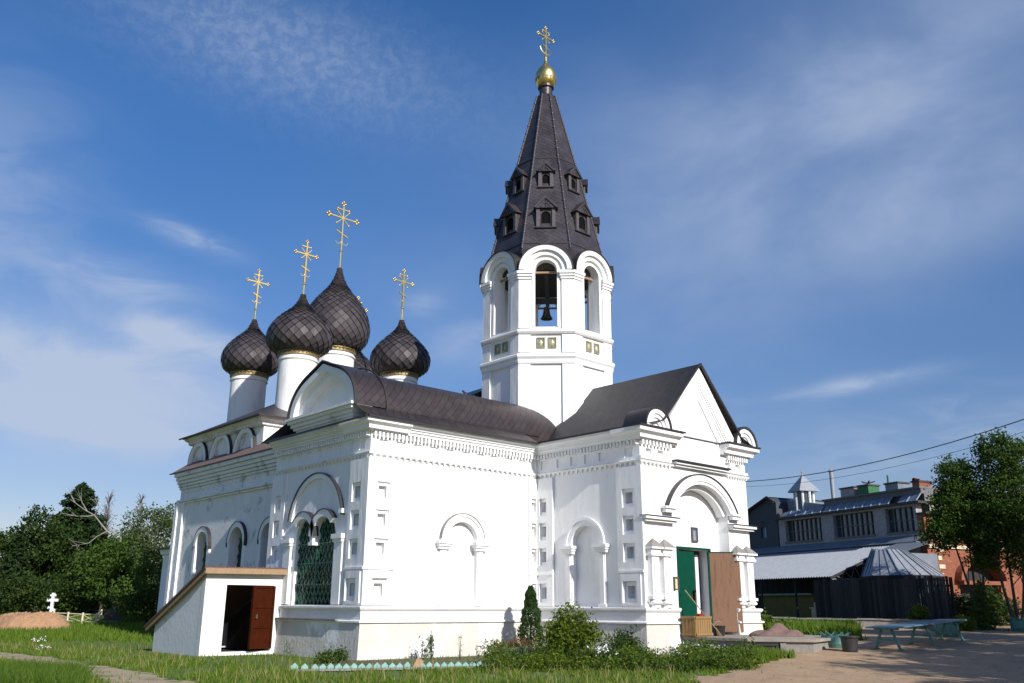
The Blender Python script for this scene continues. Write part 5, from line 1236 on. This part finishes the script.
# parts on its roof
def top(name, label, cat, build, m, smooth=False): q = MB(); build(q); o = q.build(name, m, None, smooth); tag(o, label, cat); return o
cp_ = thing('roof_turret', 'small pale turret with a pyramid zinc roof on the factory roof', 'turret', tuple(fG.p(11.7, 8.6, -1.5)))
tcx = fG.p(11.75, 0, -1.5); f8 = math.pi/8
q = MB(); q.lathe(tcx.x, tcx.y, [(.62, 8.5), (.62, 10.05)], 8, a0=f8); q.build('wall', M['pane'], cp_)
q = MB()
for k in range(8): a = f8+k*math.pi/4; q.tube([(tcx.x+.66*math.cos(a), tcx.y+.66*math.sin(a), 8.5), (tcx.x+.66*math.cos(a), tcx.y+.66*math.sin(a), 10.05)], .09, 6)
q.build('posts', M['paint'], cp_)
q = MB(); q.lathe(tcx.x, tcx.y, [(1.15, 10.0), (1.15, 10.08), (.05, 11.22), (.03, 11.3)], 4, a0=R(18)); q.tube([(tcx.x, tcx.y, 11.2), (tcx.x, tcx.y, 11.75)], .03, 5); q.ball((tcx.x, tcx.y, 11.45), .07, 6); q.build('roof', M['sheet'], cp_)
lh = thing('roof_hut', 'low zinc clad hut on the left end of the factory roof', 'hut', tuple(fG.p(12, 8.5, -1.2)))
q = MB(); q.add([fG.p(9.4, 8.6, -1.0), fG.p(13.0, 8.6, -1.0), fG.p(13.0, 9.55, -1.0), fG.p(9.4, 8.85, -1.0), fG.p(9.4, 8.6, -4), fG.p(13.0, 8.6, -4), fG.p(13.0, 9.55, -4), fG.p(9.4, 8.85, -4)], [(0, 1, 2, 3), (7, 6, 5, 4), (0, 3, 7, 4), (1, 5, 6, 2), (3, 2, 6, 7)]); q.build('wall', M['sheet'], lh)
pc = fG.p(8.3, 0, -1.0)
st = thing('flue_pipe', 'tall shiny steel flue pipe on the factory roof', 'chimney', (pc.x, pc.y, 8.6)); q = MB(); q.lathe(pc.x, pc.y, [(.14, 8.5), (.14, 11.0)], 14); q.build('pipe', M['sheet'], st, True); q = MB(); q.lathe(pc.x, pc.y, [(.16, 11.0), (.22, 11.05), (.02, 11.25)], 14); q.build('cowl', M['sheet'], st)
def box_on(name, label, cat, u0, u1, z0, z1, m, cap=None, dd=(-2.4, -1.4)):
    t = thing(name, label, cat, tuple(fG.p((u0+u1)/2, z0, (dd[0]+dd[1])/2))); q = MB(); q.box(fG, u0, u1, z0, z1, *dd); q.build('shaft', m, t)
    q = MB(); q.box(fG, u0-.07, u1+.07, z1, z1+.10, dd[0]-.07, dd[1]+.07); q.build('cap', cap or M['tar'], t); return t
box_on('brick_chimney', 'low dark brick chimney beside the steel flue pipe', 'chimney', 6.75, 8.0, 8.5, 9.75, M['gbrick'])
t = box_on('roof_vent', 'green metal roof vent with a black star shaped cowl', 'vent', 5.45, 6.35, 9.0, 9.75, M['ventgreen'])
q = MB(); c = fG.p(5.9, 9.86, -1.9)
for k in range(5): a = k*1.2566; q.beam(c+Vector((0, 0, .1)), c+Vector((.45*math.cos(a), .45*math.sin(a), .22)), .10, .06)
q.build('cowl', M['tar'], t)
t = box_on('roof_vent', 'pale green roof vent box with a thin pipe on top', 'vent', 2.95, 4.0, 9.0, 9.62, M['sheet2']); q = MB(); c = fG.p(3.9, 0, -1.6); q.tube([(c.x, c.y, 9.6), (c.x, c.y, 10.25)], .06, 6); q.build('pipe', M['ventgreen'], t)
t = box_on('roof_vent', 'small red brick flue with a round hood', 'vent', 1.25, 1.8, 9.0, 9.5, M['brick']); q = MB(); c = fG.p(1.6, 9.62, -1.8); q.tube([c, c+Vector((-.35, .2, .05))], .14, 8); q.build('hood', M['rust'], t)
# dark gabled annex at the far end
an = thing('dark_annex', 'dark blue grey gabled annex at the left end of the factory', 'building', tuple(fG.p(15, 0, 0)))
q = MB(); q.plate(fG, [(13.05, 0), (18.5, 0), (18.5, 8.0), (13.7, 9.70), (13.05, 9.3)], [rect(14.35, 14.95, 6.8, 8.0)], -6, .06); q.build('wall', M['gdark'], an)
q = MB(); q.beam(fG.p(13.0, 9.32, .3), fG.p(13.75, 9.76, .3), .1, .12); q.beam(fG.p(13.7, 9.76, .3), fG.p(18.6, 8.05, .3), .1, .12); q.add([fG.p(13.7, 9.76, .4), fG.p(18.6, 8.05, .4), fG.p(18.6, 8.05, -6.2), fG.p(13.7, 9.76, -6.2)], [(0, 1, 2, 3)]); q.build('roof', M['tar'], an)
q = MB(); q.box(fG, 14.35, 14.95, 6.8, 8.0, -.2, -.16); wo = q.build('window', mat('bright_pane', (.30, .42, .55), (.26, .38, .50), 2, .2), an); q = MB(); q.box(fG, 14.3, 15.0, 7.6, 7.95, -.15, .08); q.build('shade', M['tar'], wo)
# canopy
ca = thing('corrugated_canopy', 'long corrugated metal canopy roof sloping down from the factory wall', 'canopy', tuple(fG.p(9, 0, 3)))
vs = []; fs = []; N_ = 260
for i in range(N_+1):
    u = 1.9+14.5*i/N_; dz = .045*math.sin(i*math.pi*.5)
    vs += [fG.p(u, 5.60+dz, .5), fG.p(u, 3.56+dz, 6.0)]
for i in range(N_): fs.append((2*i, 2*i+1, 2*i+3, 2*i+2))
q = MB(); q.add(vs, fs); q.build('roof', M['sheet'], ca)
q = MB(); q.beam(fG.p(1.95, 5.50, .5), fG.p(1.95, 3.46, 6.0), .08, .14); q.build('edge_beam', M['fence'], ca)
q = MB(); q.beam(fG.p(1.95, 3.55, .6), fG.p(1.95, 3.40, 5.9), .07, .10)
for i in range(7): a = i/7; b = (i+.5)/7; q.beam(fG.p(1.95, 3.5, .6+5.3*a), fG.p(1.95, 5.5-2.04*b, .5+5.5*b), .04, .04); q.beam(fG.p(1.95, 5.5-2.04*b, .5+5.5*b), fG.p(1.95, 3.45, .6+5.3*(i+1)/7), .04, .04)
q.build('truss', M['frame'], ca)
for i, u in enumerate((2.0, 5.2, 8.4, 11.6, 14.8)): q = MB(); c = fG.p(u, 0, 5.8); q.tube([(c.x, c.y, .6), (c.x, c.y, 3.5)], .07, 6); q.build('post', M['fence'], ca)
o = top('store_wall', 'dark board wall at the back of the canopy', 'wall', lambda q: (q.box(fG, 1.5, 16.5, .5, 5.5, .3, .45), [q.box(fG, 1.6+i*.6, 1.66+i*.6, .5, 5.4, .45, .48) for i in range(24)]), M['fence'])
kb = thing('yellow_shed', 'olive yellow cabin in the shade under the canopy', 'cabin', tuple(fG.p(6.5, .9, 4.6)))
q = MB(); q.box(fG, 4.75, 9.5, .8, 2.55, 3.4, 4.8); q.build('wall', mat('olive_board', (.17, .13, .03), (.13, .10, .025), 4, .8), kb); q = MB(); q.box(fG, 4.65, 9.6, 2.55, 2.66, 3.2, 5.1); q.build('roof', M['sheet2'], kb)
q = MB(); q.box(fG, 4.15, 4.65, .8, 1.75, 4.9, 5.2); q.box(fG, 4.05, 4.75, 1.75, 1.83, 4.85, 5.25); q.box(fG, 4.3, 4.5, 1.83, 2.1, 5.0, 5.1); o = q.build('gas_bottle_box', M['cream'], None); tag(o, 'small cream box beside the olive yellow cabin', 'box')
# pavilion
pv_c = at(908, 52); pv = thing('round_pavilion', 'eight sided pavilion with a grey standing seam metal roof behind the dark fence', 'pavilion', (pv_c.x, pv_c.y, H(pv_c.x, pv_c.y)))
rdir = dr; PA = pv_c+dr*1.4; PB = pv_c
ring = [(pv_c.x+2.15*math.cos(f8+k*math.pi/4), pv_c.y+2.15*math.sin(f8+k*math.pi/4), 3.52) for k in range(8)]
q = MB(); apx = Vector((pv_c.x+.5, pv_c.y+.9, 5.05)); r2 = [(apx.x+(x-pv_c.x)*.40, apx.y+(y-pv_c.y)*.40, 5.02+.10*((k in (0, 1, 2))) ) for k, (x, y, z) in enumerate(ring)]; q.add(ring+r2, [(k, (k+1) % 8, 8+(k+1) % 8, 8+k) for k in range(8)]+[tuple(range(8, 16))]); q.build('roof', M['sheet'], pv)
q = MB()
for k in range(8):
    a, b = Vector(ring[k]), Vector(ring[(k+1) % 8]); q.beam(a+Vector((0, 0, .03)), Vector(r2[k])+Vector((0, 0, .03)), .05, .05)
    for t in (.33, .67): e = a.lerp(b, t); q.beam(e+Vector((0, 0, .02)), Vector(r2[k]).lerp(Vector(r2[(k+1) % 8]), t)+Vector((0, 0, .02)), .03, .04)
q.build('seams', M['sheet2'], pv)
q = MB(); q.add([(x, y, z-.03) for x, y, z in ring]+[(x, y, z-.18) for x, y, z in ring], [(k, (k+1) % 8, 8+(k+1) % 8, 8+k) for k in range(8)]); q.build('fascia', M['fence'], pv)
for k in range(8): x, y, z = ring[k]; x = pv_c.x+(x-pv_c.x)*.9; y = pv_c.y+(y-pv_c.y)*.9; q = MB(); q.tube([(x, y, .7), (x, y, 3.45)], .09, 6); q.build('post', M['fence'] if k != 5 else M['paint'], pv)
# annex sheet behind the pavilion roof
q = MB(); q.add([fG.p(-1.4, 5.6, .8), fG.p(1.6, 5.6, .8), fG.p(1.6, 4.9, 3.2), fG.p(-1.2, 4.9, 3.2)], [(0, 1, 2, 3)]); q.box(fG, -1.3, 1.5, 1, 4.85, .8, 3.0); o = q.build('lean_to_roof', M['sheet2'], None); tag(o, 'grey sheet lean-to between the factory wall and the pavilion', 'lean-to')
# dark board fence
fa, fb_ = fG.p(1.2, 0, 8.0), fG.p(-7.6, 0, 7.6); L_ = (fb_-fa).length; uf = (fb_-fa).normalized(); ff = Fr(fa, uf, Vector((uf.y, -uf.x, 0)))
fe = thing('board_fence', 'tall black weathered board fence in front of the canopy and pavilion', 'fence', tuple(fa.lerp(fb_, .5)))
nb_ = int(L_/.17); q = MB()
for i in range(nb_): u = i*L_/nb_; z = 3.30+rnd.uniform(-.10, .08); q.box(ff, u+.014, u+L_/nb_-.014, .55, z, -.015+rnd.uniform(-.01, .01), .015)
q.build('boards', M['fboard'], fe)
for z in (1.3, 2.8): q = MB(); q.box(ff, 0, L_, z, z+.1, -.10, -.03); q.build('rail', M['fence'], fe)
for i in range(5): q = MB(); u = L_*i/4; q.box(ff, u-.06, u+.06, .5, 3.25, -.22, -.102); q.build('post', M['fence'], fe)
# brick building on the right
bn = Vector((-dr.x, -dr.y, 0)); fB = Fr(P0+dr*-.0, (dr.y, -dr.x, 0), bn)
bb = thing('brick_house', 'orange brick house with pale corner stones behind the two tall trees', 'building', tuple(fB.p(6, 0, -3)))
arch_b = [(2.3, 1.6), (5.9, 1.6)]+arcpts(4.1, 3.45, 1.8, 0, 180, 16, .58)
wn = [rect(8.6, 9.8, 2.9, 4.9), rect(11.0, 12.2, 2.9, 4.9), rect(1.9, 3.1, 6.2, 7.9), rect(4.5, 5.7, 6.2, 7.9), rect(8.6, 9.8, 6.2, 7.9)]
q = MB(); q.plate(fB, rect(-.02, 18, 0, 7.3), [arch_b]+wn[:2], -.5, 0); q.box(fB, 9.4, 18, 0, 7.3, -8, -.502); q.build('wall', M['brick'], bb)
q = MB()
for i in range(12): z = 2.6+i*.5; q.box(fB, .75, 1.25 if i % 2 else 1.05, z, z+.24, .002, .05)
q.box(fB, -.0, 18, 5.3, 5.5, .002, .12); q.build('corner_stones', M['cream'], bb)
for r_ in wn[:2]:
    (u0, z0), _, (u1, z1), _ = r_; q = MB(); q.box(fB, u0, u1, z0, z1, -.42, -.38); wo = q.build('window', M['pane'], bb)
    q = MB(); q.band(fB, r_+[r_[0]], rect(u0+.09, u1-.09, z0+.09, z1-.09)+[(u0+.09, z0+.09)], -.37, -.27); q.box(fB, (u0+u1)/2-.04, (u0+u1)/2+.04, z0, z1, -.37, -.3); q.build('frame', M['paint'], wo)
q = MB(); q.arc(fB, 4.1, 3.45, 1.8, 2.15, 0, .5, 0, 180, 18, sz=.62); q.box(fB, 2.2, 6.0, 3.2, 3.42, -.3, .45); q.build('arch_hood', M['brick'], bb)
q = MB(); q.plate(fB, arch_b, [], -.48, -.44); q.build('gate', M['fence'], bb)
q = MB(); q.box(fB, -.1, 18.3, 7.31, 7.42, -.52, .3); q.box(fB, 9.3, 18.3, 7.32, 7.44, -8.3, -.53); q.build('roof', M['tar'], bb)
# kerb wall
ka, kb_ = gat(773, 47.5), gat(948, 44.5); q = MB(); n_ = 14
for i in range(n_):
    a, b = ka.lerp(kb_, i/n_), ka.lerp(kb_, (i+1)/n_); z = .40+rnd.uniform(-.025, .025)
    q.beam(Vector((a.x, a.y, H(a.x, a.y)+.1)), Vector((b.x, b.y, H(b.x, b.y)+.1)), .32, z+.1); q.beam(Vector((a.x, a.y, H(a.x, a.y)+z-.02)), Vector((b.x, b.y, H(b.x, b.y)+z-.02)), .46, .07)
o = q.build('low_stone_wall', M['concrete'], None); tag(o, 'low broken pale stone wall at the foot of the dark fence', 'wall')

# long painted table
pa, pb = at(884, 31.9), at(951, 36.6); za, zb2 = .385, .585; ud = (pb-pa); ud.z = 0; LT = ud.length; ud.normalize(); nd = Vector((ud.y, -ud.x, 0))
tbl = thing('long_table', 'long blue topped outdoor table on turquoise trestle legs by the dirt road', 'table', (pa.x, pa.y, za))
def tz(u): return za+(zb2-za)*u/LT
q = MB()
for j in range(4):
    off = -.39+j*.26
    a = pa-ud*.35+nd*off; b = pb+ud*.30+nd*off; q.beam((a.x, a.y, za+.73), (b.x, b.y, zb2+.76), .23, .045)
q.build('tabletop', M['blue'], tbl)
for u in (.15, LT*.5, LT-.15):
    c = pa+ud*u; z = tz(u)
    for s in (-1, 1):
        q = MB(); q.beam((c.x+nd.x*s*.16, c.y+nd.y*s*.16, z+.70), (c.x+nd.x*s*.42, c.y+nd.y*s*.42, z+.0), .07, .07); q.beam((c.x+nd.x*s*.42-ud.x*.15, c.y+nd.y*s*.42-ud.y*.15, z+.03), (c.x+nd.x*s*.42+ud.x*.25, c.y+nd.y*s*.42+ud.y*.25, z+.03), .08, .06); q.build('leg', M['teal'], tbl)
    q = MB(); q.beam((c.x-nd.x*.36, c.y-nd.y*.36, z+.33), (c.x+nd.x*.36, c.y+nd.y*.36, z+.33), .05, .07); q.beam((c.x-nd.x*.42, c.y-nd.y*.42, z+.69), (c.x+nd.x*.42, c.y+nd.y*.42, z+.69), .06, .07); q.build('crossbar', M['teal'], tbl)
c0, c1 = pa+ud*(LT*.5), pa+ud*(LT-.15); q = MB(); q.beam((c0.x, c0.y, tz(LT*.5)+.62), (c1.x, c1.y, tz(LT)+.2), .05, .06); q.build('brace', M['teal'], tbl)
# tyre planters
def planter(label, px, D, r, h):
    p = gat(px, D); root = thing('tyre_planter', label, 'planter', tuple(p), 'turquoise tyre planters'); q = MB(); n_ = 24; vs = []
    prof = [(r*.86, 0), (r, h*.25), (r*1.0, h*.6), (r*.98, h*.80)]
    q.lathe(p.x, p.y, [(a, p.z+b) for a, b in prof]+[(r*.85, p.z+h*.78)], 24)
    for k in range(12):
        a = k*math.pi/6; a0, a1 = a-.26, a+.26; P_ = lambda an, rr, zz: (p.x+rr*math.cos(an), p.y+rr*math.sin(an), p.z+zz)
        q.add([P_(a0, r*.97, h*.78), P_(a1, r*.97, h*.78), P_(a, r*1.16, h*1.02), P_(a0, r*.9, h*.78), P_(a1, r*.9, h*.78)], [(0, 1, 2), (3, 2, 4), (0, 2, 3), (1, 4, 2)])
    q.build('body', M['teal'], root)
    q = MB(); q.lathe(p.x, p.y, [(r*.9, p.z+h*.7), (r*.5, p.z+h*.76), (.01, p.z+h*.78)], 16); q.build('soil', M['bark'], root)
planter('scalloped turquoise tyre planter beside the terrace', 834, 33.0, .47, .52)
planter('scalloped turquoise tyre planter at the far end of the long table', 946, 38.5, .46, .62)
planter('scalloped turquoise tyre planter cut by the right edge of the picture', 1020, 43, .42, .62)
p = gat(848, 31.4); bt = thing('black_bin', 'black plastic bin standing in front of the turquoise planter by the terrace', 'bin', tuple(p)); q = MB(); q.lathe(p.x, p.y, [(.02, p.z), (.24, p.z), (.29, p.z+.50), (.31, p.z+.51), (.28, p.z+.50), (.22, p.z+.05), (.02, p.z+.04)], 16); q.build('body', M['seam'], bt, True); q = MB(); q.lathe(p.x, p.y, [(.31, p.z+.45), (.33, p.z+.47), (.33, p.z+.51), (.30, p.z+.512)], 16); q.build('rim', M['seam'], bt)

# plants and trees on the right
conifer('young_spruce', 'young green spruce sapling in front of the brick house', tuple(gat(984, 44)), 2.25, .95, 'mid', 90, 60, .13, None, 'tree', .02, .15)
shrub('roadside_bush', 'pale green bush behind the long table', tuple(gat(919, 45.5)), [(0, 0, .6, .45, .4, .55)], 60, 24, .12, .12, 'lime')
shrub('roadside_bush', 'small yellow green bush beside the far tyre planter', tuple(gat(964, 43)), [(0, 0, .3, .55, .4, .32)], 50, 24, .12, .12, 'lime')
shrub('porch_bush', 'bright leafy bush beside the right edge of the porch', (17.6, -2.6, .45), [(0, 0, .9, .55, .5, .95), (-.1, .2, 1.6, .3, .3, .5), (.8, -.4, .5, .7, .6, .5), (1.9, -.6, .4, .7, .6, .4)], 150, 30, .15, .13, 'lime')
shrub('hedge', 'dark clipped hedge along the foot of the brick house', tuple(gat(995, 49)), [(0, 0, .8, 3.3, .8, .9), (-2.2, 1.4, .8, 2.0, .8, .9), (3.4, -2.2, .8, 2.4, .9, .9)], 200, 40, .26, .18, 'dark', 'hedge', stems=16)
RG = 'tall trees before the brick house'
tree('rowan_tree', 'tall many stemmed leafy tree left of its taller twin by the brick house', 'tree', tuple(gat(980, 45)), [(-.2, .2, 5.5, 1.55, 1.4, 1.7), (-.2, .1, 7.2, 1.05, 1.0, 1.3), (-1.2, .7, 4.6, .95, 1.0, .9), (.7, -.3, 4.3, 1.0, 1.0, 1.0), (.2, -.6, 3.2, 1.1, .7, .6)], 460, 62, .20, .13, 'rowan', (.08, 3.8), 3, RG, shell=.3, limbs=60)
tree('rowan_tree', 'tallest leafy tree at the right edge by the brick house', 'tree', tuple(gat(1018, 44)), [(.2, -.2, 5.6, 1.8, 1.6, 1.9), (.2, -.3, 8.0, 1.4, 1.3, 1.45), (-.9, .4, 4.6, 1.1, 1.0, 1.1), (1.5, -1.1, 4.6, 1.5, 1.4, 1.7), (-.3, -.5, 3.4, 1.3, .8, .7)], 620, 62, .20, .13, 'rowan', (.09, 4.0), 3, RG, shell=.3, limbs=60)
# trees standing outside the view on the right; their shade lies on the road and table
SG = 'roadside trees right of the camera'
for k, (x, tip, h) in enumerate(((7.2, -17.0, 9.5), (10.3, -13.2, 11), (14.2, -9.6, 12), (19, -6.6, 12), (24, -3.2, 12), (30, 0.5, 12.5))):
    y = tip-h*1.72
    tree('poplar_tree', 'tall leafy roadside tree throwing its shade over the dirt road', 'tree', (x-.17*h, y, .3), [(0, 0, h*.60, 2.7, 2.5, h*.34), (.6, -.5, h*.42, 2.5, 2.4, h*.26), (-.7, .4, h*.8, 1.8, 1.7, h*.19)], 210, 46, .40, .36, 'dark', (.24, h*.5), 1, SG)

# overhead wires
for z0, z1, dz, lab in ((9.3, 10.6, 0, 'upper sagging overhead cable crossing the sky on the right'), (8.6, 9.6, -.3, 'fainter lower overhead cable crossing the sky on the right')):
    a, b = at(700, 58), at(1100, 34); pts = []
    a.z = 1.70+(608-(482 if dz == 0 else 486))/931*58; b.z = 1.70+(608-(398 if dz == 0 else 412))/931*34
    for i in range(25): t = i/24; q_ = a.lerp(b, t); q_.z -= 1.0*4*t*(1-t)*.9; pts.append(q_)
    q = MB(); q.tube(pts, .022 if dz == 0 else .009, 5); o = q.build('overhead_cable', M['seam'], None); tag(o, lab, 'cable')
for px, D, v0, v1, lab in ((700, 58, 482, 486, 'grey utility pole hidden behind the church'), (1100, 34, 398, 412, 'grey utility pole right of the camera view')):
    p = at(px, D); z0 = 1.70+(608-v0)/931*D; z1 = 1.70+(608-v1)/931*D; up_ = thing('utility_pole', lab, 'pole', (p.x, p.y, H(p.x, p.y)))
    q = MB(); q.tube([(p.x+.10, p.y+.10, 0), (p.x+.10, p.y+.10, z0+.35)], [.15, .11], 10); q.build('shaft', M['concrete'], up_)
    q = MB(); q.beam((p.x-.35, p.y+.1, z0-.06), (p.x+.55, p.y+.1, z0-.06), .08, .08); q.build('crossarm', M['fence'], up_)
# a bird on the link roof
bi = MB(); c = Vector((8.2, 5.0, 11.08)); bi.ball(c, .11, 10, 1.1); bi.ball(c+Vector((-.12, 0, .13)), .06, 8); bi.beam(c+Vector((.08, 0, 0)), c+Vector((.28, 0, -.05)), .07, .02); bi.beam(c+Vector((-.17, 0, .13)), c+Vector((-.21, 0, .12)), .02, .02)
bi.beam(c+Vector((0, .03, -.1)), c+Vector((0, .03, -.18)), .012, .012); bi.beam(c+Vector((0, -.03, -.1)), c+Vector((0, -.03, -.18)), .012, .012)
o = bi.build('bird', M['seam'], None, True); tag(o, 'small dark bird perched on the roof edge left of the bell tower', 'bird')
